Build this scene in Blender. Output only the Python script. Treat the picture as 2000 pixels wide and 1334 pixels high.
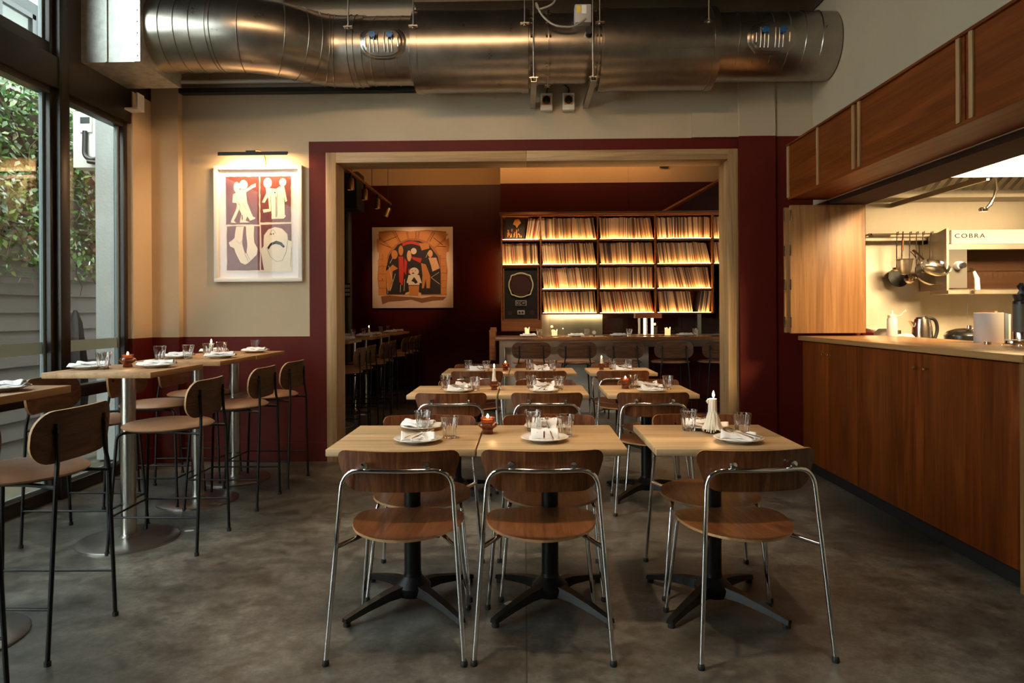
import bpy, bmesh, math, random
from mathutils import Vector, Matrix
random.seed(7)
PI = math.pi
for o in list(bpy.data.objects): bpy.data.objects.remove(o)
SC = bpy.context.scene
COL = SC.collection
# ------------------------------------------------------------------ camera, sky, exposure
CAM_H, FPX = 1.32, 1333.3
TH, RO = math.radians(1.07), math.radians(0.3)
fw = Vector((-math.sin(TH), math.cos(TH), 0)); rt0 = Vector((math.cos(TH), math.sin(TH), 0)); zz = Vector((0, 0, 1))
rt = rt0*math.cos(RO) - zz*math.sin(RO); up = rt0*math.sin(RO) + zz*math.cos(RO)
cd = bpy.data.cameras.new('camera'); cam = bpy.data.objects.new('camera', cd); COL.objects.link(cam)
cd.sensor_width = 36; cd.lens = 24; cd.shift_y = -57/2000; cd.clip_start = 0.05
M = Matrix((rt, up, -fw)).transposed().to_4x4(); M.translation = Vector((0, 0, CAM_H)); cam.matrix_world = M
SC.camera = cam
SC.view_settings.view_transform = 'Standard'; SC.view_settings.look = 'None'
SC.view_settings.exposure = 0.6; SC.view_settings.gamma = 1; SC.view_settings.use_curve_mapping = False
W = bpy.data.worlds.new('world'); SC.world = W; W.use_nodes = True
bg = W.node_tree.nodes['Background']; bg.inputs[0].default_value = (0.92, 1.0, 0.98, 1); bg.inputs[1].default_value = 6.6

def lamp(name, kind, loc, energy, col, **kw):
    l = bpy.data.lights.new(name, kind); l.energy = energy; l.color = col
    tgt = kw.pop('to', None)
    for k, v in kw.items():
        if k == 'portal': l.cycles.is_portal = True
        else: setattr(l, k, v)
    o = bpy.data.objects.new(name, l); COL.objects.link(o); o.location = loc
    if tgt is not None:
        o.rotation_euler = (Vector(tgt)-Vector(loc)).to_track_quat('-Z', 'Y').to_euler()
    return o
WARM = (1.0, 0.74, 0.46)
# ceiling spots of the dining room: above the three table rows, out of view
for (x, y, e, sp) in ((-0.42, 2.3, 175, 50), (0.85, 2.4, 98, 46), (-0.25, 4.1, 140, 48), (0.85, 4.2, 100, 46)):
    lamp('ceiling_spot', 'SPOT', (x, y, 4.1), e, WARM, spot_size=math.radians(sp), spot_blend=0.7, shadow_soft_size=0.06, to=(x, y+0.7, 0.75))
lamp('ceiling_spot', 'SPOT', (-1.3, 2.6, 4.1), 60, WARM, spot_size=math.radians(60), spot_blend=0.8, shadow_soft_size=0.08, to=(-2.1, 4.4, 0.9))
lamp('pier_spot', 'SPOT', (-0.3, 4.7, 2.95), 120, (1.0, 0.52, 0.22), spot_size=math.radians(34), spot_blend=0.5, shadow_soft_size=0.05, to=(-3.3, 5.85, 2.1))
# wall washer on the front wall
lamp('ceiling_wash', 'AREA', (-1.0, 1.8, 4.2), 12, (1.0, 0.62, 0.32), shape='RECTANGLE', size=2.4, size_y=0.3, to=(-0.6, 6.0, 2.9), spread=math.radians(95))
# back room
for (x, y, e) in ((-0.3, 5.9, 84), (0.95, 6.0, 76)):
    lamp('ceiling_spot', 'SPOT', (x, y+0.55, 3.9), e, WARM, spot_size=math.radians(60), spot_blend=0.7, shadow_soft_size=0.06, to=(x, y+0.7, 0.75))
lamp('shelf_fill', 'SPOT', (0.2, 9.0, 3.9), 120, (1.0, 0.7, 0.42), spot_size=math.radians(40), spot_blend=0.8, shadow_soft_size=0.06, to=(0.1, 10.3, 1.4))  # added fill for the speaker and shelf fronts, no fixture there
lamp('bar_spot', 'SPOT', (0.1, 7.6, 3.9), 190, (1.0, 0.8, 0.58), spot_size=math.radians(45), spot_blend=0.8, shadow_soft_size=0.08, to=(0.1, 8.9, 0.5))
lamp('side_glow', 'AREA', (-0.40, 11.55, 1.95), 2.2, (1.0, 0.5, 0.16), shape='RECTANGLE', size=0.03, size_y=0.9, to=(-0.9, 11.8, 1.95))  # added wall glow beside the shelving, stands in for leaking strip light
lamp('backsplash_fill', 'AREA', (0.80, 10.30, 1.25), 1.6, (1.0, 0.72, 0.38), shape='RECTANGLE', size=0.9, size_y=0.05, to=(0.75, 10.6, 1.0))  # invented light that brightens the splashback below the shelving
lamp('picture_spot', 'SPOT', (-1.6, 9.6, 3.4), 100, (1.0, 0.58, 0.32), spot_size=math.radians(36), spot_blend=0.5, shadow_soft_size=0.05, to=(-1.93, 11.7, 2.1))
lamp('upper_glow', 'AREA', (0.0, 9.9, 3.9), 22, (1.0, 0.5, 0.18), shape='RECTANGLE', size=4.5, size_y=0.2, to=(0, 11.2, 4.0))
# kitchen lights
lamp('kitchen_light', 'AREA', (3.9, 3.6, 2.9), 82, (1.0, 0.70, 0.37), shape='RECTANGLE', size=1.0, size_y=0.6, to=(3.7, 6.2, 1.1), spread=math.radians(110))
lamp('hood_light', 'AREA', (4.3, 5.35, 2.26), 9, (1.0, 0.70, 0.36), shape='RECTANGLE', size=1.8, size_y=0.25, to=(4.2, 6.1, 0.9))

# ------------------------------------------------------------------ tagging
def tag(o, label, cat, group=None, kind=None):
    if label: o['label'] = label
    if cat: o['category'] = cat
    if group: o['group'] = group
    if kind: o['kind'] = kind
    return o
def thing(name, label, cat, loc=(0, 0, 0), rz=0, group=None):
    o = bpy.data.objects.new(name, None); COL.objects.link(o); o.empty_display_size = 0.05
    o.location = loc; o.rotation_euler = (0, 0, rz)
    return tag(o, label, cat, group)
KIDS = {}
def reg(o, parent):
    if parent is not None:
        o.parent = parent; KIDS.setdefault(parent.name, []).append(o)
def copy_tree(o, parent=None, loc=None, rz=None, label=None, group=None):
    c = o.copy(); COL.objects.link(c)
    if parent is not None: reg(c, parent)
    if loc is not None: c.location = loc
    if rz is not None: c.rotation_euler = (0, 0, rz)
    if label: c['label'] = label
    if group: c['group'] = group
    for ch in list(KIDS.get(o.name, [])): copy_tree(ch, c)
    return c
# ------------------------------------------------------------------ materials
def mat(name, col, rough=0.5, metal=0.0, **kw):
    m = bpy.data.materials.new(name); m.use_nodes = True
    b = m.node_tree.nodes['Principled BSDF']
    b.inputs['Base Color'].default_value = (*col, 1); b.inputs['Roughness'].default_value = rough; b.inputs['Metallic'].default_value = metal
    for k, v in kw.items():
        b.inputs[k.replace('_', ' ')].default_value = v
    return m
def nodes(m): return m.node_tree.nodes, m.node_tree.links, m.node_tree.nodes['Principled BSDF']
def coords(m, rnd=True, scale=(1, 1, 1), rot=(0, 0, 0), src='Object'):
    N, L, b = nodes(m)
    t = N.new('ShaderNodeTexCoord'); mp = N.new('ShaderNodeMapping'); mp.inputs['Scale'].default_value = scale; mp.inputs['Rotation'].default_value = rot
    if rnd:
        oi = N.new('ShaderNodeObjectInfo'); mu = N.new('ShaderNodeMath'); mu.operation = 'MULTIPLY'; mu.inputs[1].default_value = 23.0
        L.new(oi.outputs['Random'], mu.inputs[0])
        va = N.new('ShaderNodeVectorMath'); va.operation = 'ADD'
        L.new(t.outputs[src], va.inputs[0]); L.new(mu.outputs[0], va.inputs[1]); L.new(va.outputs[0], mp.inputs[0])
    else: L.new(t.outputs[src], mp.inputs[0])
    return mp.outputs[0]
def noise(m, vec, scale, detail=4, rough=0.55, dist=0.0):
    N, L, b = nodes(m); n = N.new('ShaderNodeTexNoise'); n.inputs['Scale'].default_value = scale; n.inputs['Detail'].default_value = detail
    n.inputs['Roughness'].default_value = rough; n.inputs['Distortion'].default_value = dist
    L.new(vec, n.inputs['Vector']); return n.outputs[0]
def ramp(m, fac, stops, const=False):
    N, L, b = nodes(m); r = N.new('ShaderNodeValToRGB'); cr = r.color_ramp
    if const: cr.interpolation = 'CONSTANT'
    while len(cr.elements) < len(stops): cr.elements.new(0.5)
    for e, (p, c) in zip(cr.elements, stops):
        e.position = p; e.color = (*c, 1) if len(c) == 3 else c
    L.new(fac, r.inputs[0]); return r.outputs[0]
def mixc(m, a, b_, fac, mode='MIX'):
    N, L, b = nodes(m); x = N.new('ShaderNodeMix'); x.data_type = 'RGBA'; x.blend_type = mode
    if isinstance(fac, (int, float)): x.inputs[0].default_value = fac
    else: L.new(fac, x.inputs[0])
    for i, v in ((6, a), (7, b_)):
        if isinstance(v, tuple): x.inputs[i].default_value = (*v, 1)
        else: L.new(v, x.inputs[i])
    return x.outputs[2]
def bump(m, h, s=0.2, d=0.002):
    N, L, b = nodes(m); bp = N.new('ShaderNodeBump'); bp.inputs['Strength'].default_value = s; bp.inputs['Distance'].default_value = d
    L.new(h, bp.inputs['Height']); L.new(bp.outputs[0], b.inputs['Normal'])
def wood(name, dark, mid, light, axis='X', rough=0.42, sc=1.0, band=0.35, bump_s=0.12, coat=0.0, plank=0):
    m = mat(name, mid, rough); N, L, b = nodes(m)
    long_, short = 0.55*sc, 9.0*sc
    s = {'X': (long_, short, short), 'Y': (short, long_, short), 'Z': (short, short, long_)}[axis]
    v = coords(m, True, s)
    n1 = noise(m, v, 2.2, 6, 0.6, 1.2)
    c1 = ramp(m, n1, ((0.30, dark), (0.52, mid), (0.72, light)))
    v2 = coords(m, True, tuple(k*(7 if k == short else 2) for k in s))
    n2 = noise(m, v2, 2.0, 3, 0.7)
    d2 = tuple(k*0.62 for k in dark)
    f2 = ramp(m, n2, ((0.42, (0, 0, 0)), (0.75, (1, 1, 1))))
    c = mixc(m, c1, d2, f2) if False else c1
    mm = N.new('ShaderNodeMath'); mm.operation = 'MULTIPLY'; mm.inputs[1].default_value = band; L.new(f2, mm.inputs[0])
    c = mixc(m, c1, d2, mm.outputs[0])
    if plank:
        ps = {'X': (0.01, plank, 0.01), 'Y': (plank, 0.01, 0.01), 'Z': (plank, plank, 0.01)}[axis]
        v3 = coords(m, True, ps); w = N.new('ShaderNodeTexWhiteNoise')
        fl = N.new('ShaderNodeVectorMath'); fl.operation = 'FLOOR'; L.new(v3, fl.inputs[0]); L.new(fl.outputs[0], w.inputs['Vector'])
        pr = ramp(m, w.outputs[0], ((0, (0.72, 0.72, 0.72)), (1, (1.12, 1.1, 1.08))))
        c = mixc(m, c, pr, 1.0, 'MULTIPLY')
    L.new(c, b.inputs['Base Color'])
    if coat: b.inputs['Coat Weight'].default_value = coat; b.inputs['Coat Roughness'].default_value = 0.2
    bump(m, n2, bump_s, 0.0006)
    return m
MT = {}
MT['oak_top'] = wood('oak_tabletop', (0.46, 0.29, 0.145), (0.60, 0.405, 0.22), (0.70, 0.50, 0.29), 'X', 0.42, 0.7, 0.25, plank=9)
MT['oak_high'] = wood('oak_high_tabletop', (0.30, 0.15, 0.06), (0.42, 0.23, 0.10), (0.50, 0.29, 0.13), 'Y', 0.45, 0.8, 0.3)
MT['oak_frame'] = wood('oak_door_frame', (0.24, 0.135, 0.06), (0.44, 0.27, 0.125), (0.52, 0.34, 0.17), 'Z', 0.5, 0.55, 0.5)
MT['oak_frame_h'] = wood('oak_door_head', (0.24, 0.135, 0.06), (0.44, 0.27, 0.125), (0.52, 0.34, 0.17), 'X', 0.5, 0.55, 0.5)
MT['walnut'] = wood('walnut_veneer', (0.060, 0.014, 0.004), (0.150, 0.045, 0.012), (0.25, 0.092, 0.030), 'Z', 0.4, 1.5, 0.5, coat=0.08)
MT['walnut_y'] = wood('walnut_veneer_seat', (0.075, 0.023, 0.007), (0.165, 0.057, 0.019), (0.26, 0.10, 0.038), 'Y', 0.35, 1.5, 0.5, coat=0.12)
MT['ply_edge'] = wood('plywood_edge', (0.30, 0.15, 0.06), (0.42, 0.23, 0.10), (0.5, 0.3, 0.14), 'X', 0.5)
MT['stool_wood'] = wood('stool_walnut', (0.045, 0.018, 0.009), (0.10, 0.042, 0.02), (0.16, 0.07, 0.035), 'Z', 0.42, 1.2, 0.4)
MT['stool_back_h'] = wood('stool_walnut_back', (0.05, 0.022, 0.011), (0.11, 0.05, 0.025), (0.17, 0.08, 0.04), 'X', 0.42, 1.2, 0.4)
MT['cherry'] = wood('cherry_cabinet', (0.085, 0.014, 0.002), (0.165, 0.034, 0.004), (0.24, 0.062, 0.010), 'Z', 0.4, 0.9, 0.35, plank=6)
MT['cherry_h'] = wood('cherry_soffit', (0.085, 0.016, 0.002), (0.160, 0.036, 0.004), (0.23, 0.062, 0.010), 'Y', 0.42, 0.6, 0.35)
MT['batten'] = wood('oak_batten', (0.25, 0.13, 0.05), (0.38, 0.21, 0.09), (0.46, 0.28, 0.13), 'Z', 0.5)
MT['shutter'] = wood('oak_shutter', (0.16, 0.070, 0.022), (0.30, 0.145, 0.050), (0.37, 0.195, 0.075), 'Z', 0.45, 0.6, 0.4)
MT['worktop'] = wood('counter_worktop', (0.28, 0.13, 0.045), (0.42, 0.22, 0.085), (0.5, 0.28, 0.12), 'Y', 0.3, 0.6, 0.3)
MT['shelf_wood'] = wood('shelf_teak', (0.16, 0.05, 0.013), (0.26, 0.09, 0.025), (0.34, 0.13, 0.04), 'X', 0.45, 1.0, 0.3)
MT['bar_wood'] = wood('bar_top_teak', (0.14, 0.055, 0.02), (0.23, 0.10, 0.04), (0.3, 0.14, 0.06), 'X', 0.25, 0.8, 0.3)
def plaster(name, col, v=0.08, rough=0.75, b_=0.35, bs=14):
    m = mat(name, col, rough); N, L, b = nodes(m); vec = coords(m, False)
    n = noise(m, vec, 1.3, 5, 0.6)
    L.new(ramp(m, n, ((0.25, tuple(k*(1-v) for k in col)), (0.75, tuple(min(1, k*(1+v)) for k in col)))), b.inputs['Base Color'])
    bump(m, noise(m, vec, bs, 5, 0.6), b_, 0.004); return m
MT['cream'] = plaster('cream_paint', (0.47, 0.375, 0.26))
MT['cream_brick'] = plaster('cream_painted_brick', (0.50, 0.395, 0.27), 0.08, 0.7, 0.9, 9)
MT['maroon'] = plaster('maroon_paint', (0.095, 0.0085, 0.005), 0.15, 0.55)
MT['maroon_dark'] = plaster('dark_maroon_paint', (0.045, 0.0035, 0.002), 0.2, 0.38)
MT['tan'] = plaster('tan_paint', (0.45, 0.30, 0.16))
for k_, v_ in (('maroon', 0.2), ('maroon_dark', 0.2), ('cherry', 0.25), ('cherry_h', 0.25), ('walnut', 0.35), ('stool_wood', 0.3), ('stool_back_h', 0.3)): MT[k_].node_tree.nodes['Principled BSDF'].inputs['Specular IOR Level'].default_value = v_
MT['ceil'] = plaster('dark_ceiling', (0.06, 0.05, 0.045))
MT['black'] = mat('black_powder_coat', (0.005, 0.005, 0.005), 0.42, 0, Specular_IOR_Level=0.28)
MT['black_matte'] = mat('black_matte', (0.006, 0.006, 0.006), 0.7)
MT['frame_dark'] = mat('dark_bronze_frame', (0.016, 0.011, 0.009), 0.35)
MT['frame_grey'] = mat('grey_gasket', (0.16, 0.20, 0.21), 0.5)
MT['chrome'] = mat('chrome', (0.82, 0.80, 0.78), 0.09, 1.0)
MT['rubber'] = mat('black_rubber', (0.01, 0.01, 0.01), 0.6)
MT['white_metal'] = mat('white_painted_metal', (0.72, 0.70, 0.66), 0.4)
MT['ceramic'] = mat('white_ceramic', (0.80, 0.78, 0.74), 0.18, 0, Coat_Weight=0.4)
MT['wax'] = mat('white_wax', (0.82, 0.74, 0.62), 0.5, 0, Subsurface_Weight=0.5, Subsurface_Radius=(0.02, 0.01, 0.006))
MT['black_plastic'] = mat('black_plastic', (0.012, 0.012, 0.013), 0.35)
MT['blue_plastic'] = mat('blue_plastic', (0.012, 0.10, 0.26), 0.4)
MT['yellow'] = mat('yellow_label', (0.75, 0.55, 0.05), 0.5)
MT['paper'] = mat('white_paper', (0.75, 0.72, 0.66), 0.7)
MT['orange'] = mat('orange_plastic', (0.6, 0.22, 0.04), 0.5)
MT['grey_plastic'] = mat('grey_plastic', (0.38, 0.37, 0.35), 0.45)
MT['copper'] = mat('copper_wire', (0.75, 0.35, 0.15), 0.3, 1.0)
MT['cable'] = mat('grey_cable', (0.30, 0.28, 0.24), 0.5)
MT['red_ink'] = mat('red_ink', (0.55, 0.03, 0.02), 0.6)
MT['orange_ink'] = mat('orange_ink', (0.55, 0.22, 0.05), 0.6)
MT['brown_ink'] = mat('brown_ink', (0.22, 0.09, 0.03), 0.6)
MT['black_ink'] = mat('black_ink', (0.012, 0.008, 0.008), 0.6)
MT['peach'] = mat('peach_ink', (0.72, 0.42, 0.22), 0.6)
MT['artpaper'] = mat('art_paper', (0.72, 0.58, 0.46), 0.6)
MT['artcream'] = mat('art_cream', (0.74, 0.66, 0.52), 0.6)
MT['passe'] = mat('white_mount', (0.72, 0.70, 0.74), 0.6)
m = mat('maroon_print', (0.13, 0.02, 0.015), 0.5); N, L, b = nodes(m)
L.new(ramp(m, noise(m, coords(m, False), 18, 6, 0.7), ((0.3, (0.10, 0.015, 0.013)), (0.7, (0.19, 0.035, 0.022)))), b.inputs['Base Color']); MT['maroon_ink'] = m
def emis(name, col, s):
    m = bpy.data.materials.new(name); m.use_nodes = True; N = m.node_tree.nodes; N.clear()
    e = N.new('ShaderNodeEmission'); e.inputs[0].default_value = (*col, 1); e.inputs[1].default_value = s
    o = N.new('ShaderNodeOutputMaterial'); m.node_tree.links.new(e.outputs[0], o.inputs[0]); return m
MT['flame'] = emis('candle_flame', (1.0, 0.62, 0.26), 22)
MT['led'] = emis('warm_led_strip', (1.0, 0.52, 0.16), 29)
MT['tube_light'] = emis('warm_lamp_tube', (1.0, 0.72, 0.40), 5)
MT['hot_wax'] = mat('glowing_wax', (0.9, 0.7, 0.45), 0.4, 0, Emission_Color=(1, 0.5, 0.18, 1), Emission_Strength=0.45)
# galvanised steel
def steel(name, col, rough, var=0.15, axis=(1, 1, 1), sc=3, aniso=0):
    m = mat(name, col, rough, 1.0); N, L, b = nodes(m); v = coords(m, False, axis)
    n = noise(m, v, sc, 6, 0.65)
    L.new(ramp(m, n, ((0.3, tuple(k*(1-var) for k in col)), (0.7, tuple(min(1, k*(1+var)) for k in col)))), b.inputs['Base Color'])
    r = N.new('ShaderNodeMapRange'); r.inputs[3].default_value = rough*0.8; r.inputs[4].default_value = rough*1.25; L.new(n, r.inputs[0]); L.new(r.outputs[0], b.inputs['Roughness'])
    return m
MT['galv'] = steel('galvanised_steel', (0.40, 0.365, 0.32), 0.29, 0.14, (1, 1, 1), 6)
MT['galv_panel'] = steel('galvanised_panel', (0.50, 0.515, 0.49), 0.55, 0.28, (1, 1, 1), 14)
MT['galv_dark'] = steel('dark_duct', (0.12, 0.11, 0.095), 0.4, 0.2)
MT['brushed'] = steel('brushed_column_steel', (0.55, 0.52, 0.48), 0.24, 0.04, (1, 1, 1), 3)
MT['disc_steel'] = steel('base_disc_steel', (0.42, 0.40, 0.38), 0.3, 0.05, (1, 1, 1), 2)
MT['stainless'] = steel('kitchen_stainless', (0.62, 0.56, 0.46), 0.42, 0.10, (1, 1, 0.4), 3)
MT['backsplash'] = steel('backsplash_steel', (0.5, 0.45, 0.38), 0.3, 0.12, (1, 1, 0.1), 5)
MT['pan'] = steel('pan_steel', (0.6, 0.55, 0.48), 0.2, 0.1)
# concrete floor
m = mat('concrete_floor', (0.11, 0.095, 0.075), 0.4); N, L, b = nodes(m); v = coords(m, False)
n1 = noise(m, v, 0.9, 7, 0.6, 0.4); n2 = noise(m, v, 7, 6, 0.7); n3 = noise(m, v, 55, 3, 0.6)
c = ramp(m, n1, ((0.36, (0.050, 0.045, 0.036)), (0.50, (0.100, 0.095, 0.083)), (0.64, (0.185, 0.176, 0.155))))
c = mixc(m, c, ramp(m, n2, ((0.36, (0.38, 0.37, 0.35)), (0.60, (1.2, 1.2, 1.2)))), 0.8, 'MULTIPLY')
n4 = noise(m, v, 24, 5, 0.75); c = mixc(m, c, ramp(m, n4, ((0.36, (0.62, 0.61, 0.58)), (0.60, (1.15, 1.15, 1.15)))), 0.8, 'MULTIPLY')
c = mixc(m, c, (0.35, 0.32, 0.27), ramp(m, n3, ((0.735, (0, 0, 0)), (0.75, (0.6, 0.6, 0.6)))))
br = N.new('ShaderNodeTexBrick'); br.offset = 0; br.inputs['Scale'].default_value = 1; br.inputs['Mortar Size'].default_value = 0.003; br.inputs['Brick Width'].default_value = 40; br.inputs['Row Height'].default_value = 2.05
L.new(v, br.inputs['Vector']); c = mixc(m, c, (0.035, 0.03, 0.025), br.outputs['Fac'])
L.new(c, b.inputs['Base Color']); L.new(ramp(m, n2, ((0.3, (0.30,)*3), (0.7, (0.50,)*3))), b.inputs['Roughness']); bump(m, n2, 0.12, 0.003)
MT['floor'] = m
# glass
def glass_mix(name, tint, ior=1.5, extra=0.0):
    m = bpy.data.materials.new(name); m.use_nodes = True; N = m.node_tree.nodes; L = m.node_tree.links; N.clear()
    t = N.new('ShaderNodeBsdfTransparent'); t.inputs[0].default_value = (*tint, 1); g = N.new('ShaderNodeBsdfGlossy'); g.inputs['Roughness'].default_value = 0.0
    x = N.new('ShaderNodeMixShader'); ge = N.new('ShaderNodeNewGeometry'); dt = N.new('ShaderNodeVectorMath'); dt.operation = 'DOT_PRODUCT'
    L.new(ge.outputs['Normal'], dt.inputs[0]); L.new(ge.outputs['Incoming'], dt.inputs[1])
    ab = N.new('ShaderNodeMath'); ab.operation = 'ABSOLUTE'; L.new(dt.outputs['Value'], ab.inputs[0])
    om = N.new('ShaderNodeMath'); om.operation = 'SUBTRACT'; om.inputs[0].default_value = 1.0; L.new(ab.outputs[0], om.inputs[1])
    pw = N.new('ShaderNodeMath'); pw.operation = 'POWER'; pw.inputs[1].default_value = 5.0; L.new(om.outputs[0], pw.inputs[0])
    f = N.new('ShaderNodeMath'); f.operation = 'MULTIPLY_ADD'; f.inputs[1].default_value = 0.96; f.inputs[2].default_value = 0.04; L.new(pw.outputs[0], f.inputs[0])
    a = N.new('ShaderNodeMath'); a.operation = 'MULTIPLY_ADD'; a.inputs[1].default_value = 1.0; a.inputs[2].default_value = extra; a.use_clamp = True
    L.new(f.outputs[0], a.inputs[0]); L.new(a.outputs[0], x.inputs[0]); L.new(t.outputs[0], x.inputs[1]); L.new(g.outputs[0], x.inputs[2])
    o = N.new('ShaderNodeOutputMaterial'); L.new(x.outputs[0], o.inputs[0]); return m
MT['pane'] = glass_mix('window_glass', (0.93, 0.96, 0.95))
MT['screen'] = glass_mix('clear_screen_glass', (0.9, 0.93, 0.9))
MT['picglass'] = glass_mix('picture_glass', (0.98, 0.98, 0.98))
for n_ in MT['picglass'].node_tree.nodes:
    if n_.bl_idname == 'ShaderNodeMath' and n_.use_clamp: n_.inputs[1].default_value = 0.3
MT['glass'] = mat('tumbler_glass', (1, 1, 1), 0.02, 0, Transmission_Weight=1.0, IOR=1.47)
MT['amber'] = mat('amber_glass', (0.30, 0.085, 0.035), 0.05, 0, Transmission_Weight=0.85, IOR=1.45)
MT['frost'] = mat('frosted_film', (0.55, 0.64, 0.60), 0.8, 0, Transmission_Weight=0.6)
# cloth
m = mat('white_linen', (0.80, 0.78, 0.78), 0.85); N, L, b = nodes(m); v = coords(m, True)
vo = N.new('ShaderNodeTexVoronoi'); vo.inputs['Scale'].default_value = 42; L.new(v, vo.inputs['Vector'])
L.new(mixc(m, (0.80, 0.78, 0.79), (0.10, 0.10, 0.13), ramp(m, vo.outputs['Distance'], ((0.10, (0.8, 0.8, 0.8)), (0.13, (0, 0, 0))))), b.inputs['Base Color'])
bump(m, noise(m, v, 60, 4), 0.3, 0.002); MT['linen'] = m
m = mat('tan_leather', (0.33, 0.17, 0.09), 0.48); N, L, b = nodes(m); v = coords(m, True)
L.new(ramp(m, noise(m, v, 7, 5), ((0.3, (0.29, 0.145, 0.08)), (0.7, (0.38, 0.20, 0.115)))), b.inputs['Base Color']); bump(m, noise(m, v, 160, 3), 0.25, 0.001); MT['leather'] = m
# records: colour by the object's own random number, and per record for the crowded bays
RC = ((0.0, (0.50, 0.30, 0.15)), (0.15, (0.62, 0.42, 0.24)), (0.28, (0.09, 0.035, 0.02)), (0.39, (0.66, 0.48, 0.30)), (0.49, (0.26, 0.13, 0.06)), (0.60, (0.42, 0.24, 0.12)),
      (0.70, (0.05, 0.04, 0.04)), (0.76, (0.68, 0.50, 0.30)), (0.88, (0.42, 0.05, 0.03)), (0.905, (0.22, 0.26, 0.24)), (0.94, (0.72, 0.56, 0.36)))
m = mat('record_sleeve', (0.6, 0.4, 0.2), 0.6); N, L, b = nodes(m); oi = N.new('ShaderNodeObjectInfo')
L.new(ramp(m, oi.outputs['Random'], RC, True), b.inputs['Base Color']); MT['rec'] = m
m = mat('record_sleeves', (0.6, 0.4, 0.2), 0.6); N, L, b = nodes(m); g = N.new('ShaderNodeNewGeometry')
L.new(ramp(m, g.outputs['Random Per Island'], RC, True), b.inputs['Base Color']); MT['recs'] = m
# leaves
m = mat('ivy_leaf', (0.06, 0.12, 0.03), 0.22); N, L, b = nodes(m); g = N.new('ShaderNodeNewGeometry')
L.new(ramp(m, g.outputs['Random Per Island'], ((0, (0.03, 0.09, 0.018)), (0.45, (0.07, 0.17, 0.03)), (0.75, (0.14, 0.26, 0.06)), (0.92, (0.25, 0.32, 0.08)), (0.98, (0.26, 0.14, 0.05)))), b.inputs['Base Color']); MT['leaf'] = m
MT['stem'] = mat('ivy_stem', (0.10, 0.06, 0.035), 0.8)
m = mat('weatherboard', (0.20, 0.17, 0.14), 0.65); MT['board'] = m
MT['leaf_litter'] = plaster('leaf_litter', (0.10, 0.085, 0.055), 0.5, 0.9, 1.0, 30)
m = plaster('rough_concrete', (0.30, 0.31, 0.30), 0.2, 0.8, 0.8, 40); MT['conc'] = m
MT['facade'] = mat('pale_facade', (0.030, 0.036, 0.037), 0.8)
MT['track_brown'] = mat('track_brown', (0.035, 0.012, 0.006), 0.85); MT['wash_ink'] = mat('brown_orange_wash', (0.38, 0.14, 0.035), 0.6); MT['facade_frame'] = mat('facade_window_frame', (0.012, 0.016, 0.018), 0.5); MT['brass'] = mat('aged_brass', (0.55, 0.34, 0.14), 0.3, 1.0); MT['dim_lens'] = emis('spot_lens', (1.0, 0.7, 0.4), 1.5); MT['pipe_grey'] = mat('dark_grey_pipe', (0.05, 0.05, 0.042), 0.5)
MT['control_grey'] = mat('control_panel_grey', (0.12, 0.11, 0.09), 0.5); MT['brown_cavity'] = mat('burnt_brown_cavity', (0.07, 0.03, 0.012), 0.5, 0.5); MT['strainer_mesh'] = mat('strainer_wire', (0.45, 0.38, 0.28), 0.35, 1.0, Alpha=0.6)
MT['cast'] = mat('black_cast_iron', (0.012, 0.011, 0.010), 0.25); MT['squeeze'] = mat('squeeze_plastic', (0.75, 0.70, 0.58), 0.4); MT['olive'] = mat('olive_coating', (0.085, 0.078, 0.06), 0.5); MT['matte_white'] = mat('matte_white', (0.55, 0.52, 0.50), 0.7)
MT['blue_grey'] = mat('blue_grey_cover', (0.15, 0.19, 0.22), 0.6); MT['book_purple'] = mat('purple_grey_cover', (0.2, 0.12, 0.16), 0.6)
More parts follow.
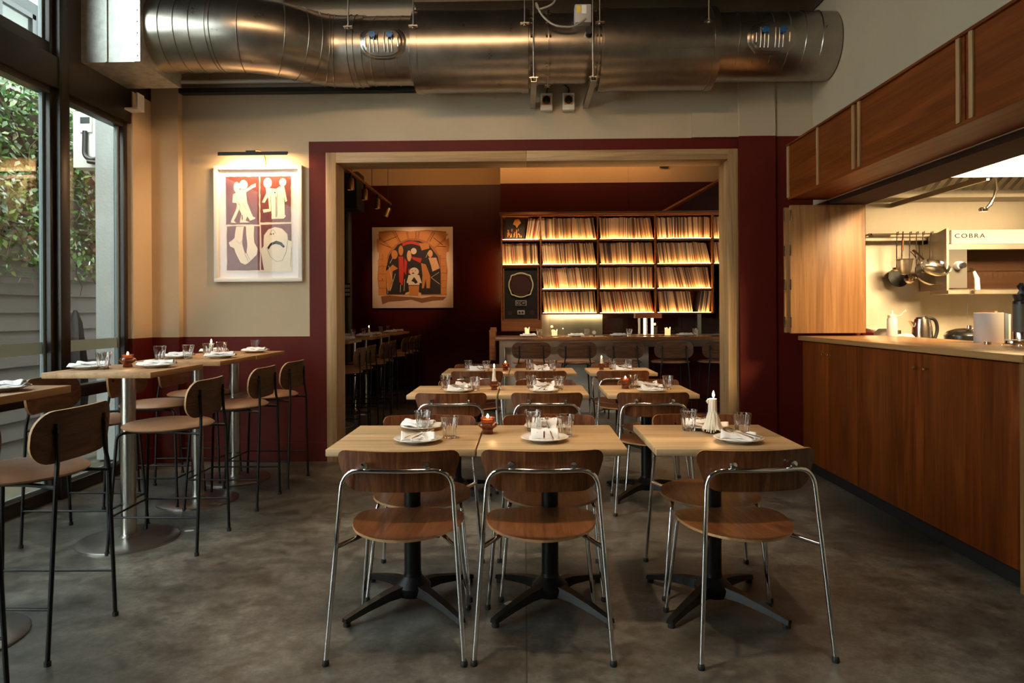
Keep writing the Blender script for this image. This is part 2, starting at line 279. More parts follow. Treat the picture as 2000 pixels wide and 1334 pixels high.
# ------------------------------------------------------------------ mesh builder
class MB:
    def __init__(s): s.bm = bmesh.new(); s.mi = 0
    def _f(s, vs, smooth=False):
        try: f = s.bm.faces.new(vs)
        except ValueError: return None
        f.material_index = s.mi; f.smooth = smooth; return f
    def box(s, x0, x1, y0, y1, z0, z1, mtx=None, bev=0):
        P = [Vector((x, y, z)) for z in (z0, z1) for y in (y0, y1) for x in (x0, x1)]
        if mtx is not None: P = [mtx @ p for p in P]
        v = [s.bm.verts.new(p) for p in P]
        fs = [s._f([v[i] for i in q]) for q in ((0, 2, 3, 1), (4, 5, 7, 6), (0, 1, 5, 4), (2, 6, 7, 3), (0, 4, 6, 2), (1, 3, 7, 5))]
        if bev:
            es = {e for f in fs for e in f.edges}
            r = bmesh.ops.bevel(s.bm, geom=list(es), offset=bev, segments=2, profile=0.5, affect='EDGES')
            for f in r['faces']: f.material_index = s.mi
        return s
    def tube(s, pts, r, seg=10, cap=True, smooth=True, rs=None):
        pts = [Vector(p) for p in pts]; n = len(pts); rings = []
        t0 = (pts[1]-pts[0]).normalized(); ref = Vector((0, 0, 1)) if abs(t0.z) < 0.9 else Vector((1, 0, 0))
        u = t0.cross(ref).normalized()
        for i, p in enumerate(pts):
            t = ((pts[min(i+1, n-1)]-pts[max(i-1, 0)])).normalized()
            u = (u - t*u.dot(t)).normalized(); w = t.cross(u)
            rr = rs[i] if rs else r
            rings.append([s.bm.verts.new(p + (u*math.cos(2*PI*k/seg)+w*math.sin(2*PI*k/seg))*rr) for k in range(seg)])
        for a, b in zip(rings, rings[1:]):
            for k in range(seg): s._f((a[k], a[(k+1) % seg], b[(k+1) % seg], b[k]), smooth)
        if cap: s._f(list(reversed(rings[0]))); s._f(rings[-1])
        return s
    def cyl(s, x, y, z0, z1, r, seg=20, r1=None): return s.tube([(x, y, z0), (x, y, z1)], r, seg, rs=[r, r if r1 is None else r1])
    def lathe(s, prof, seg=32, c=(0, 0, 0), close=False, mod=None, axis='Z'):
        c = Vector(c); rings = []
        for (r, z) in prof:
            ring = []
            for k in range(seg):
                a = 2*PI*k/seg; rr = max(r, 1e-5)*(mod(a, z) if mod else 1)
                if axis == 'Z': p = Vector((rr*math.cos(a), rr*math.sin(a), z))
                elif axis == 'X': p = Vector((z, rr*math.cos(a), rr*math.sin(a)))
                else: p = Vector((rr*math.cos(a), z, -rr*math.sin(a)))
                ring.append(s.bm.verts.new(c+p))
            rings.append(ring)
        if close: rings.append(rings[0])
        for a, b in zip(rings, rings[1:]):
            for k in range(seg): s._f((a[k], a[(k+1) % seg], b[(k+1) % seg], b[k]), True)
        if not close:
            if prof[0][0] > 1e-4: s._f(list(reversed(rings[0])))
            if prof[-1][0] > 1e-4: s._f(rings[-1])
        return s
    def poly(s, pts, y0, y1):           # outline in x,z extruded along y
        a = [s.bm.verts.new((p[0], y0, p[1])) for p in pts]; b = [s.bm.verts.new((p[0], y1, p[1])) for p in pts]
        s._f(a); s._f(list(reversed(b)))
        for i in range(len(pts)): j = (i+1) % len(pts); s._f((a[i], a[j], b[j], b[i]))
        return s
    def prism(s, pts, f):               # 2D outline through two placing functions: f(p, side)
        a = [s.bm.verts.new(f(p, 0)) for p in pts]; b = [s.bm.verts.new(f(p, 1)) for p in pts]
        s._f(a); s._f(list(reversed(b)))
        for i in range(len(pts)): j = (i+1) % len(pts); s._f((a[i], a[j], b[j], b[i]))
        return s
    def shell(s, wfun, n, m_, place, t):   # plywood sheet: rows v in 0..1, half width wfun(v), placed in space; thickness t
        L_ = []
        for side in (-0.5, 0.5):
            rows = []
            for i in range(n+1):
                v = 0.5-0.5*math.cos(PI*i/n); w = wfun(v); row = []
                for j in range(m_+1):
                    u = -math.cos(PI*j/m_); p, nn = place(u*w, v); row.append(s.bm.verts.new(Vector(p)+Vector(nn)*t*side))
                rows.append(row)
            L_.append(rows)
        A, B = L_; e = s.mi
        for i in range(n):
            for j in range(m_):
                s._f((A[i][j], A[i][j+1], A[i+1][j+1], A[i+1][j]), True); s._f((B[i][j+1], B[i][j], B[i+1][j], B[i+1][j+1]), True)
        s.mi = 1
        for i in range(n):
            s._f((A[i][0], A[i+1][0], B[i+1][0], B[i][0]), True); s._f((A[i+1][m_], A[i][m_], B[i][m_], B[i+1][m_]), True)
        for j in range(m_):
            s._f((A[0][j+1], A[0][j], B[0][j], B[0][j+1]), True); s._f((A[n][j], A[n][j+1], B[n][j+1], B[n][j]), True)
        s.mi = e; return s
    def build(s, name, mats, parent=None, loc=None, rz=None, sharp=35, rot=None):
        me = bpy.data.meshes.new(name)
        bmesh.ops.recalc_face_normals(s.bm, faces=s.bm.faces[:]); s.bm.to_mesh(me); s.bm.free()
        for k in (mats if isinstance(mats, (list, tuple)) else [mats]): me.materials.append(MT[k] if isinstance(k, str) else k)
        if sharp: me.set_sharp_from_angle(angle=math.radians(sharp))
        o = bpy.data.objects.new(name, me); COL.objects.link(o); reg(o, parent)
        if loc is not None: o.location = loc
        if rz is not None: o.rotation_euler = (0, 0, rz)
        if rot is not None: o.rotation_euler = rot
        return o
def fillet(pts, r, n=6):
    pts = [Vector(p) for p in pts]; out = [pts[0]]
    for a, b, c in zip(pts, pts[1:], pts[2:]):
        d1 = (a-b); d2 = (c-b); k = min(r, d1.length*0.49, d2.length*0.49); p = b+d1.normalized()*k; q = b+d2.normalized()*k
        for i in range(n+1):
            t = i/n; out.append(p*(1-t)**2 + b*2*t*(1-t) + q*t*t)
    out.append(pts[-1]); return out
def bx(name, mats, x0, x1, y0, y1, z0, z1, parent=None, bev=0.0, loc=None, rz=None):
    return MB().box(x0, x1, y0, y1, z0, z1, bev=bev).build(name, mats, parent, loc, rz)
def struct(o, label=None):
    o['kind'] = 'structure'
    if label: o['label'] = label
    return o
# ================================================================== THE ROOM
YW = 6.06; YI = 6.31          # dining side and bar side of the dividing wall
struct(bx('floor', 'floor', -3.45, 6.2, -3.2, 12.3, -0.12, 0.0), 'polished grey-brown concrete floor')
OX0, OX1, OZ = -1.765, 1.883, 2.75     # opening, outside of its oak frame
w = MB()
w.mi = 1
w.box(-1.92, OX0, YW, YI, 0, 2.853); w.box(OX1, 3.0, YW, YI, 0, 2.853); w.box(OX0, OX1, YW, YI, OZ, 2.853); w.box(-3.45, -1.92, YW, YI, 0, 1.115)
w.mi = 0
w.box(-3.45, -1.92, YW, YI, 1.115, 2.853); w.box(-3.45, 3.0, YW, YI, 2.853, 4.4)
struct(w.build('wall_front', ['cream', 'maroon']), 'wall with the wide opening, cream above and maroon below')
w = MB()
w.mi = 1; w.box(-3.45, -3.30, 5.70, YW, 0, 1.115)
w.mi = 0; w.box(-3.45, -3.30, 5.70, YW, 1.115, 3.2)
struct(w.build('trim_1', ['cream_brick', 'maroon']), 'painted brick pier beside the glazing')
w = MB()
w.mi = 1; w.box(-3.30, -3.06, 5.985, YW, 0, 1.115)
w.mi = 0; w.box(-3.30, -3.06, 5.985, YW, 1.115, 4.4)
struct(w.build('trim_2', ['cream_brick', 'maroon']), 'shallow pilaster in the corner next to the brick pier')
w = MB()
w.mi = 1; w.box(1.885, 2.53, 6.03, YW, 0, 2.853); w.box(1.885, 2.20, 6.01, 6.03, 0, 2.853)
w.mi = 0; w.box(1.885, 2.53, 6.03, YW, 2.853, 4.4); w.box(1.885, 2.20, 6.01, 6.03, 2.853, 4.4); w.box(1.48, 1.885, 6.035, YW, 2.853, 3.065)
struct(w.build('trim_3', ['cream', 'maroon']), 'flat boxed-out panels right of the opening')
bx_ = MB().box(-3.06, -1.92, 6.045, YW, 0.0, 0.17); bx_.box(-1.92, OX0, 6.045, YW, 0.0, 0.17)
struct(bx_.build('baseboard_front', 'maroon'), 'maroon skirting under the dado')
struct(bx('baseboard_left', 'maroon', -3.30, -3.285, 5.70, 5.985, 0.0, 0.14), 'maroon skirting on the pier')
# right wall: upper wall over the kitchen hatch, far return, low wall added out of frame to block light
w = MB(); w.box(2.53, 2.84, -3.2, 6.03, 2.24, 4.4)
struct(w.build('wall_right', 'cream'), 'cream wall above the kitchen hatch')
struct(bx('wall_right', 'maroon', 2.53, 2.78, 5.745, 6.03, 0, 2.24)); struct(bx('wall_right', 'cream', 2.53, 2.84, -3.2, 3.1, 0, 2.19))
struct(bx('wall_back', 'cream', -3.45, 2.84, -3.3, -3.2, 0, 4.4))
struct(bx('ceiling', 'ceil', -3.45, 6.2, -3.2, 12.3, 4.4, 4.5), 'dark ceiling')
# oak lining of the opening
fr = MB()
fr.box(OX0, OX0+0.092, YW-0.018, YI+0.01, 0, OZ, bev=0.003)
struct(fr.build('trim_4', 'oak_frame'), 'oak jamb left of the opening')
fr = MB(); fr.box(OX1-0.092, OX1, YW-0.018, YI+0.01, 0, OZ, bev=0.003); struct(fr.build('trim_5', 'oak_frame'), 'oak jamb right of the opening')
fr = MB(); fr.box(OX0+0.092, 0.02, YW-0.018, YI+0.01, OZ-0.092, OZ, bev=0.002); fr.box(0.022, OX1-0.092, YW-0.018, YI+0.01, OZ-0.092, OZ, bev=0.002)
struct(fr.build('trim_6', 'oak_frame_h'), 'oak head over the opening')
# ---- bar room shell
w = MB(); w.mi = 1; w.box(-3.1, -0.37, 11.8, 11.95, 0, 3.53); w.mi = 0; w.box(-3.1, -0.37, 11.8, 11.95, 3.53, 4.4)
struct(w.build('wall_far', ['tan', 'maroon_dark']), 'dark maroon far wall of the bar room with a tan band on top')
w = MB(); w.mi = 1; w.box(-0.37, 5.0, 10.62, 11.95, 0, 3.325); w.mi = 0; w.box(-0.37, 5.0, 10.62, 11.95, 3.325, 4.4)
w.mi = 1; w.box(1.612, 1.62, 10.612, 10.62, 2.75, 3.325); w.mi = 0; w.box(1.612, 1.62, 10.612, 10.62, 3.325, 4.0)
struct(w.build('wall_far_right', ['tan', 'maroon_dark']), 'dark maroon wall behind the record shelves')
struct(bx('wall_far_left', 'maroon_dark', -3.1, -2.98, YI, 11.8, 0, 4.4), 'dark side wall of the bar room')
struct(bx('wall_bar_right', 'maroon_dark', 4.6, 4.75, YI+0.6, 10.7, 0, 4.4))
tag(bx('wall_sensor', 'black_plastic', 2.10, 2.23, 10.57, 10.62, 3.55, 3.62), 'small black sensor box on the tan band above the record shelves', 'sensor')
w = MB(); w.tube([(2.05, 10.55, 2.80), (3.1, 10.55, 3.38)], 0.03, 4, smooth=False)
struct(w.build('trim_7', 'shelf_wood'), 'sloping rail above the record shelves')
# ================================================================== GLAZING on the street side
def window(name, y0, y1, z0, z1, label, rail=None, film=False, fr_=0.055):
    f = MB()
    f.box(-3.42, -3.335, y0, y0+fr_, z0, z1, bev=0.003); f.box(-3.42, -3.335, y1-fr_, y1, z0, z1, bev=0.003)
    f.box(-3.42, -3.335, y0+fr_, y1-fr_, z0, z0+0.09, bev=0.003); f.box(-3.42, -3.335, y0+fr_, y1-fr_, z1-0.05, z1, bev=0.003)
    if rail: f.box(-3.42, -3.335, y0+fr_, y1-fr_, rail, rail+0.09, bev=0.003)
    o = struct(f.build(name, 'frame_dark'), label)
    g = MB(); a, b_ = y0+fr_, y1-fr_
    g.box(-3.40, -3.375, a, a+0.022, z0+0.09, z1-0.05); g.box(-3.40, -3.375, b_-0.022, b_, z0+0.09, z1-0.05)
    g.box(-3.40, -3.375, a+0.022, b_-0.022, z0+0.09, z0+0.108); g.build('gasket', 'frame_grey', o)
    p = MB(); p.box(-3.392, -3.386, a+0.022, b_-0.022, z0+0.108, z1-0.05); p.build('pane', 'pane', o)
    if film: MB().box(-3.3855, -3.384, a+0.022, b_-0.022, 1.045, 1.128).build('frosted_band', 'frost', o)
    return o
window('window_1', 4.90, 5.68, 0, 2.93, 'tall pane between the black mullion and the brick pier', 0.70, True)
window('window_2', 3.30, 4.80, 0, 2.93, 'tall pane left of the black mullion', 0.70, True)
for i, (a, b_) in enumerate(((1.7, 3.2), (0.1, 1.6))):
    window('window_%d' % (i+3), a, b_, 0, 2.93, None, 0.70, True)
for i, (a, b_) in enumerate(((3.30, 4.80), (1.7, 3.2), (0.1, 1.6))):
    window('window_%d' % (i+5), a, b_, 3.15, 4.35, 'upper pane showing the sky and a facade' if i == 0 else None)
w = MB()
for y in (4.80, 3.20, 1.60, 0.0): w.box(-3.45, -3.30, y, y+0.10, 0, 4.4, bev=0.004)
w.box(-3.45, -3.30, -3.2, 0.0, 0, 4.4)  # unseen stretch closed off solid to cut the daylight
w.box(-3.45, -3.31, -3.2, 5.70, 2.93, 3.15); w.box(-3.45, -3.31, 4.90, 6.06, 3.15, 4.4); w.box(-3.45, -3.31, -3.2, 5.7, 4.35, 4.4)
struct(w.build('wall_left', 'frame_dark'), 'black glazing frame with transom and mullions')
w = MB(); w.box(-3.40, -3.20, 5.60, 5.70, 3.02, 3.035); w.box(-3.212, -3.20, 5.60, 5.70, 3.035, 3.16)
struct(w.build('trim_8', 'white_metal'), 'small white corner bracket above the pier')
# ================================================================== OUTSIDE
struct(bx('ground', 'leaf_litter', -14, -3.45, -4, 16, -0.2, -0.02), 'leaf-strewn yard ground outside the glazing')
w = MB()
for k in range(15):
    z = k*0.17-0.02
    w.prism([(0, 0), (0.03, 0), (0.008, 0.175), (0, 0.175)], lambda p, s_, z=z: (-4.80+p[0], (2.0 if s_ == 0 else 11.0), z+p[1]))
w.box(-4.80, -4.755, 6.9, 7.0, 0, 2.5)
tag(w.build('weatherboard_fence', 'board'), 'grey-brown weatherboard wall across the yard, under the ivy', 'wall')
tag(bx('concrete_post', 'conc', -3.90, -3.70, 6.14, 6.34, 0, 3.15), 'rough concrete post just outside the glass, next to the meter box', 'post')
def ivy():
    t = thing('climbing_ivy', 'dense glossy ivy hanging over the weatherboard wall outside', 'plant', (-4.7, 6.5, 0))
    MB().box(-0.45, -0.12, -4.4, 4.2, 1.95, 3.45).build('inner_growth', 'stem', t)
    w = MB()
    for i in range(9500):
        y = random.uniform(-1.2, 2.2) if random.random() < 0.68 else random.uniform(-4.4, 4.4)
        z = 1.62+2.05*random.random()**0.8
        edge = 1.78+0.10*math.sin(y*5)+0.07*math.sin(y*13+1)
        if z < edge and random.random() < 0.8: continue
        x = -0.02+0.16*math.sin(y*3+z*4)*0.5+random.uniform(-0.13, 0.15)
        if z > 3.5: x -= random.uniform(0, 0.3)
        c = Vector((x, y, z)); s_ = random.uniform(0.022, 0.045)
        n = Vector((random.uniform(0.1, 1), random.uniform(-0.9, 0.4), random.uniform(-0.2, 1))).normalized()
        d = Vector((random.uniform(-0.5, 0.5), random.uniform(-1, 1), random.uniform(-1.3, 0.2))); d = (d-n*d.dot(n)).normalized(); e = n.cross(d)
        P = [c-d*s_, c+e*s_*0.55-d*0.2*s_, c+d*s_*1.2, c-e*s_*0.55-d*0.2*s_]
        v = [w.bm.verts.new(p) for p in P]; w.bm.faces.new(v)
    w.build('foliage', 'leaf', t, sharp=0)
    w = MB()
    for i in range(70):
        y = random.uniform(-1.5, 2.2); z = random.uniform(1.7, 3.5); p = [Vector((0.06, y, z))]
        for k in range(4): p.append(p[-1]+Vector((random.uniform(-0.03, 0.05), random.uniform(-0.15, 0.2), random.uniform(-0.18, 0.04))))
        w.tube(p, 0.004, 4)
    w.build('stems', 'stem', t)
ivy()
t = thing('electric_meter_box', 'white electric meter box outside the right-hand pane, high beside the concrete post', 'meter box', (-4.03, 6.42, 2.70))
bx('casing', 'white_metal', -0.21, 0.13, -0.08, 0.08, 0, 0.53, t, 0.008)
w = MB(); w.mi = 0; w.box(-0.14, -0.02, -0.10, -0.08, 0.33, 0.49); w.mi = 1; w.box(-0.125, -0.035, -0.103, -0.10, 0.41, 0.47); w.build('meter_window', ['paper', 'black_plastic'], t)
w = MB(); w.tube(fillet([(-0.08, -0.10, 0.34), (-0.08, -0.11, 0.1), (0.0, -0.12, 0.06), (0.25, -0.1, 0.16)], 0.05), 0.022, 8); w.tube(fillet([(-0.04, -0.12, 0.05), (0.1, -0.13, 0.03), (0.26, -0.1, 0.10)], 0.05), 0.02, 8)
w.build('conduit', 'black_plastic', t)
bx('meter_pole', 'white_metal', -0.05, 0.02, 0.085, 0.14, -2.72, 0.5, t)
t = thing('folded_parasol', 'closed dark parasol leaning at the foot of the concrete post outside', 'parasol', (-4.03, 6.05, 0))
MB().lathe([(0.07, 0.35), (0.09, 0.6), (0.085, 0.9), (0.05, 1.25), (0.012, 1.36)], 20, mod=lambda a, z: 1+0.15*math.sin(a*7)).build('canopy', 'black_matte', t)
MB().cyl(0, 0, -0.02, 0.36, 0.02, 10).build('pole', 'black', t)
t = thing('neighbouring_building', 'pale building with grey-framed windows seen through the upper pane', 'building', (-8.0, 11, 0))
bx('wall', 'facade', -2, 0, -5, 6, -0.2, 6.42, t)
for k in range(5):
    y = -3.4+k*1.9
    w = MB()
    for (a, b_, c, d) in ((0, 1.5, 4.5, 4.58), (0, 1.5, 6.12, 6.2), (0, 0.08, 4.5, 6.2), (1.42, 1.5, 4.5, 6.2), (0.72, 0.78, 4.5, 6.2), (0, 1.5, 5.6, 5.66)): w.box(-0.02, 0.05, y+a, y+b_, c, d)
    f = w.build('window', 'facade_frame', t); bx('window_pane', 'screen', 0.005, 0.012, y+0.08, y+1.42, 4.58, 6.12, f)
# ================================================================== DUCTWORK
def ringed(path, r, seams, mats='galv', seg=48, parent=None, name='duct_section', lip=0.007):
    w = MB(); w.tube(path, r, seg)
    for (p, d) in seams:
        p = Vector(p); d = Vector(d).normalized()
        w.tube([p-d*0.006, p-d*0.002, p+d*0.002, p+d*0.006], r+lip, seg, rs=[r, r+lip, r+lip, r])
    return w.build(name, mats, parent, sharp=50)
D = thing('ventilation_duct', 'large round galvanised ventilation duct running along the top of the wall', 'duct', (0, 5.7, 3.51))
def loc_(p): return Vector((p[0], p[1]-5.7, p[2]-3.51))
c0 = [Vector((-2.87, 5.36, 3.53)), Vector((-2.10, 5.36, 3.53)), Vector((-1.62, 5.70, 3.51)), Vector((-1.3, 5.7, 3.51))]
P = fillet(c0, 0.30, 12); P = [loc_(p) for p in P]
def along(P, t):
    ds = [0]
    for a, b_ in zip(P, P[1:]): ds.append(ds[-1]+(b_-a).length)
    s_ = t*ds[-1]
    for i in range(len(P)-1):
        if ds[i+1] >= s_: f = (s_-ds[i])/max(1e-9, ds[i+1]-ds[i]); return P[i].lerp(P[i+1], f), (P[i+1]-P[i])
    return P[-1], P[-1]-P[-2]
ringed(P, 0.283, [along(P, t) for t in (0.004, 0.07, 0.14, 0.21, 0.285, 0.30, 0.40, 0.56, 0.65, 0.72, 0.79, 0.83, 0.93, 0.96)], parent=D, name='offset_bend')
P = [loc_((x, 5.7, 3.51)) for x in (-1.3, -0.9)]
w = MB(); w.tube([loc_((-1.62, 5.7, 3.51)), loc_((-0.88, 5.7, 3.51))], 0.274, 48)
def spiral(w, x0, x1, r, pitch):
    n = int((x1-x0)/pitch*24); pts = []
    for i in range(n+1):
        x = x0+(x1-x0)*i/n; a = 2*PI*i/24; pts.append(loc_((x, 5.7+math.sin(a)*r, 3.51+math.cos(a)*r)))
    w.tube(pts, 0.006, 5)
spiral(w, -1.30, -0.90, 0.274, 0.105); w.build('spiral_section', 'galv', D, sharp=50)
w = MB(); w.tube([loc_((-0.90, 5.7, 3.495)), loc_((0.04, 5.7, 3.495))], 0.325, 56)
for x in (-0.87, 0.01): w.tube([loc_((x-0.025, 5.7, 3.495)), loc_((x+0.025, 5.7, 3.495))], 0.331, 56)
w.build('silencer', 'galv', D, sharp=50)
w = MB(); w.tube([loc_((0.62, 5.7, 3.495)), loc_((1.56, 5.7, 3.495))], 0.325, 56)
for x in (0.66, 1.53): w.tube([loc_((x-0.025, 5.7, 3.495)), loc_((x+0.025, 5.7, 3.495))], 0.331, 56)
w.box(0.68, 1.5, -0.31, -0.305, -0.12, -0.117)
w.build('silencer', 'galv', D, sharp=50)
w = MB(); w.tube([loc_((0.03, 5.7, 3.51)), loc_((0.63, 5.7, 3.51))], 0.278, 48)
for x in (0.05, 0.115, 0.20, 0.575, 0.60): w.tube([loc_((x-0.006, 5.7, 3.51)), loc_((x+0.006, 5.7, 3.51))], 0.305 if x in (0.05, 0.20, 0.60) else 0.285, 48)
for x in (0.05, 0.20, 0.60):
    for k in range(16):
        a = 2*PI*k/16; p = loc_((x, 5.7+0.295*math.sin(a), 3.51+0.295*math.cos(a))); w.tube([p-Vector((0.022, 0, 0)), p+Vector((0.022, 0, 0))], 0.007, 6)
w.build('fan_housing', 'galv', D, sharp=50)
w = MB(); w.tube([loc_((1.56, 5.7, 3.505)), loc_((2.52, 5.7, 3.505))], 0.272, 48); spiral(w, 1.62, 2.49, 0.272, 0.13); w.build('spiral_section', 'galv', D, sharp=50)
def curved_oval(w, cx, a, b_, r0, r1, n=40, tilt=0.12):
    # an oval plate that follows the duct's round skin; centre tilted up by 'tilt'
    L_ = []
    for r in (r0, r1):
        rows = []
        for i in range(9):
            s_ = i/8; ring = []
            for k in range(n):
                an = 2*PI*k/n; ex = math.copysign(abs(math.cos(an))**0.75, math.cos(an))*a*s_; ez = math.copysign(abs(math.sin(an))**0.9, math.sin(an))*b_*s_
                ph = ez/r0-tilt; rr = r if s_ < 0.97 else r0-0.004
                ring.append(w.bm.verts.new((cx+ex, -rr*math.cos(ph), rr*math.sin(ph))))
            rows.append(ring)
        L_.append(rows)
    rows = L_[1]
    for p, q in zip(rows, rows[1:]):
        for k in range(n): w._f((p[k], p[(k+1) % n], q[(k+1) % n], q[k]), True)
    w._f(rows[0])
for cx in (-1.125, 1.965):
    w = MB(); curved_oval(w, cx, 0.195, 0.135, 0.276, 0.285); curved_oval(w, cx, 0.172, 0.115, 0.284, 0.294)
    for k, dx in enumerate((-0.13, -0.095, -0.065, -0.035, 0.02, 0.05, 0.08, 0.13)):
        h = 0.035 if k in (0, 7) else 0.075
        pts = [(cx+dx, -0.297*math.cos(q/0.29-0.12), 0.297*math.sin(q/0.29-0.12)) for q in (-h, -h/2, 0, h/2, h)]
        w.tube(pts, 0.0055, 6)
    o = w.build('access_panel', 'galv', D)
    for dx in (-0.068, 0.068):
        k_ = MB(); k_.lathe([(0.0, -0.335), (0.024, -0.333), (0.027, -0.325), (0.024, -0.315), (0.012, -0.313), (0.012, -0.288)], 40, (cx+dx, 0, 0.012), axis='Y', mod=lambda a, z: 1+0.13*math.cos(a*7) if z < -0.314 else 1)
        kk = k_.build('star_knob', 'blue_plastic', o)
        kk['label'] = 'blue star knob'
t = thing('fan_junction_box', 'grey junction box with yellow label on the fan housing of the duct', 'junction box', (0.47, 5.42, 3.66))
bx('casing', 'grey_plastic', -0.065, 0.065, -0.06, 0.04, -0.07, 0.075, t, 0.008)
w = MB(); w.mi = 0; w.box(-0.05, -0.02, -0.0615, -0.06, 0.01, 0.06); w.mi = 1; w.box(-0.012, 0.025, -0.0615, -0.06, 0.0, 0.065); w.build('warning_label', ['yellow', 'paper'], t)
w = MB(); w.lathe([(0.0, -0.08), (0.03, -0.08), (0.033, -0.06), (0.033, 0.0)], 20, (-0.012+0.06, 0.02, -0.13), axis='Y'); w.build('cable_gland', 'black_plastic', t)
w = MB(); w.tube(fillet([(0.28, 5.60, 4.4), (0.29, 5.5, 3.95), (0.24, 5.36, 3.73), (0.11, 5.38, 3.70), (0.10, 5.40, 3.78), (0.14, 5.34, 3.64), (0.24, 5.33, 3.55), (0.40, 5.33, 3.54), (0.49, 5.36, 3.62)], 0.09, 6), 0.008, 8)
tag(w.build('electrical_cable', 'cable'), 'looped grey electrical cable hanging in front of the fan housing', 'cable')
# threaded rods
def rod(x, y, z0, lab):
    w = MB(); w.cyl(x, y, z0, 4.4, 0.006, 8); w.box(x-0.035, x+0.035, y-0.02, y+0.02, z0+0.012, z0+0.02); w.cyl(x, y, z0, z0+0.03, 0.013, 6)
    tag(w.build('hanger_rod', 'galv'), lab, 'hanger rod', 'threaded rods holding the duct')
for i, (px, z0, lab) in enumerate(((-1.38, 3.56, 'thin threaded hanger rod left of the left access panel'), (-0.865, 3.56, 'thin hanger rod at the left end of the left silencer'), (0.012, 3.57, 'thin hanger rod at the right end of the left silencer'),
        (0.08, 3.14, 'long hanger rod in front of the fan housing, its left side'), (0.545, 3.14, 'long hanger rod in front of the fan housing, its right side'), (0.60, 3.57, 'thin hanger rod at the left end of the right silencer'), (1.45, 3.57, 'thin hanger rod at the right end of the right silencer'))):
    rod(px, 5.36, z0, lab)
for x, lab in ((0.08, 'steel channel bracket under the left side of the fan, over the left isolator switch'), (0.545, 'steel channel bracket under the right side of the fan, by the right isolator switch')):
    w = MB(); w.box(x-0.022, x+0.022, 5.32, 6.03, 3.115, 3.12); w.box(x-0.022, x-0.019, 5.32, 6.03, 3.12, 3.16); w.box(x+0.019, x+0.022, 5.32, 6.03, 3.12, 3.16)
    tag(w.build('channel_bracket', 'galv'), lab, 'bracket', 'channel brackets under the fan')
for x, lab in ((0.20, 'left grey isolator switch with black dial on the wall under the duct'), (0.394, 'right grey isolator switch with black dial on the wall under the duct')):
    t = thing('isolator_switch', lab, 'switch', (x, 6.06, 3.17), group='isolator switches')
    bx('casing', 'paper', -0.052, 0.052, -0.06, 0, -0.075, 0.075, t, 0.005); bx('dial_plate', 'orange', -0.036, 0.036, -0.063, -0.06, -0.03, 0.052, t)
    w = MB(); w.lathe([(0.0, -0.075), (0.033, -0.075), (0.035, -0.063)], 24, (0, 0, 0.012), axis='Y'); w.box(-0.006, 0.006, -0.09, -0.074, -0.02, 0.044); w.build('dial', 'black_plastic', t)
    w = MB(); w.tube(fillet([(0, -0.03, 0.075), (0.01, -0.03, 0.12), (-0.06 if x > 0.3 else 0.03, -0.05, 0.17)], 0.03), 0.007, 6); w.build('cable', 'black_plastic', t)
t = thing('plenum_box', 'big rectangular sheet metal duct box above the glazing, left of the round duct', 'duct', (-3.12, 5.05, 3.207))
bx('casing', 'galv_panel', -0.19, 0.256, 0, 0.60, 0, 1.19, t)
w = MB(); w.box(0.0, 0.012, -0.012, 0, 0, 1.19); w.box(0.215, 0.262, -0.01, 0, 0, 1.19)
for k in range(14): w.box(0.235, 0.243, -0.015, -0.01, 0.04+k*0.085, 0.048+k*0.085)
w.build('flange', 'galv_panel', t)
w = MB(); w.box(-3.04, -0.95, 5.96, 6.04, 3.27, 3.31); w.mi = 1; w.tube([(-3.04, 5.98, 3.37), (-1.2, 5.98, 3.37)], 0.018, 8)
tag(w.build('cable_tray', ['black_matte', 'white_metal']), 'black cable tray with a white pipe on the wall under the bend of the duct', 'cable tray')
w = MB(); w.tube([(-2.2, 5.83, 4.24), (-0.92, 5.83, 4.24)], 0.2, 32); w.mi = 1; w.box(-0.92, 2.52, 5.72, 6.02, 3.93, 4.38)
tag(w.build('upper_duct', ['galv', 'galv_dark']), 'dark second duct running just under the ceiling, over the silencers', 'duct')
# ================================================================== PICTURES
t = thing('framed_print', 'white-framed four-panel maroon print of cream figures on the cream wall', 'picture', (-2.366, 6.06, 2.12), 0)
HW, HH = 0.395, 0.517
w = MB()
for (a, b_, c, d) in ((-HW, HW, HH-0.035, HH), (-HW, HW, -HH, -HH+0.035), (-HW, -HW+0.035, -HH+0.035, HH-0.035), (HW-0.035, HW, -HH+0.035, HH-0.035)): w.box(a, b_, -0.045, 0, c, d, bev=0.003)
w.build('frame', 'white_metal', t); bx('mount', 'passe', -HW+0.035, HW-0.035, -0.015, -0.008, -HH+0.035, HH-0.035, t)
A = MB(); x0, x1, z0, z1 = -0.295, 0.30, -0.43, 0.425
def U(px, py): return (x0+(px-255)/(828-255)*(x1-x0), z1-(py-368)/(1165-368)*(z1-z0))
A.mi = 0; A.box(x0, x1, -0.017, -0.0155, z0, z1)
A.mi = 1
def quad(pts, y=-0.018): A.poly([U(*p) for p in pts], y, -0.0165)
random.seed(3)
def rough_rect(a, b_, c, d):
    out = []
    for (p, q) in (((a, c), (b_, c)), ((b_, c), (b_, d)), ((b_, d), (a, d)), ((a, d), (a, c))):
        for k in range(12): f = k/12; out.append((p[0]+(q[0]-p[0])*f+random.uniform(-2.5, 2.5), p[1]+(q[1]-p[1])*f+random.uniform(-2.5, 2.5)))
    return out
for r in ((256, 542, 370, 768), (552, 818, 370, 752), (262, 546, 782, 1150)): quad(rough_rect(*r))
quad([(556, 772), (820, 764), (820, 910), (790, 900), (786, 850), (740, 805), (680, 790), (620, 810), (582, 860), (578, 950), (562, 970)]); quad([(556, 1000), (566, 1060), (582, 1148), (556, 1146)])
A.mi = 0
def shp(pts): A.poly([U(*p) for p in pts], -0.0195, -0.018)
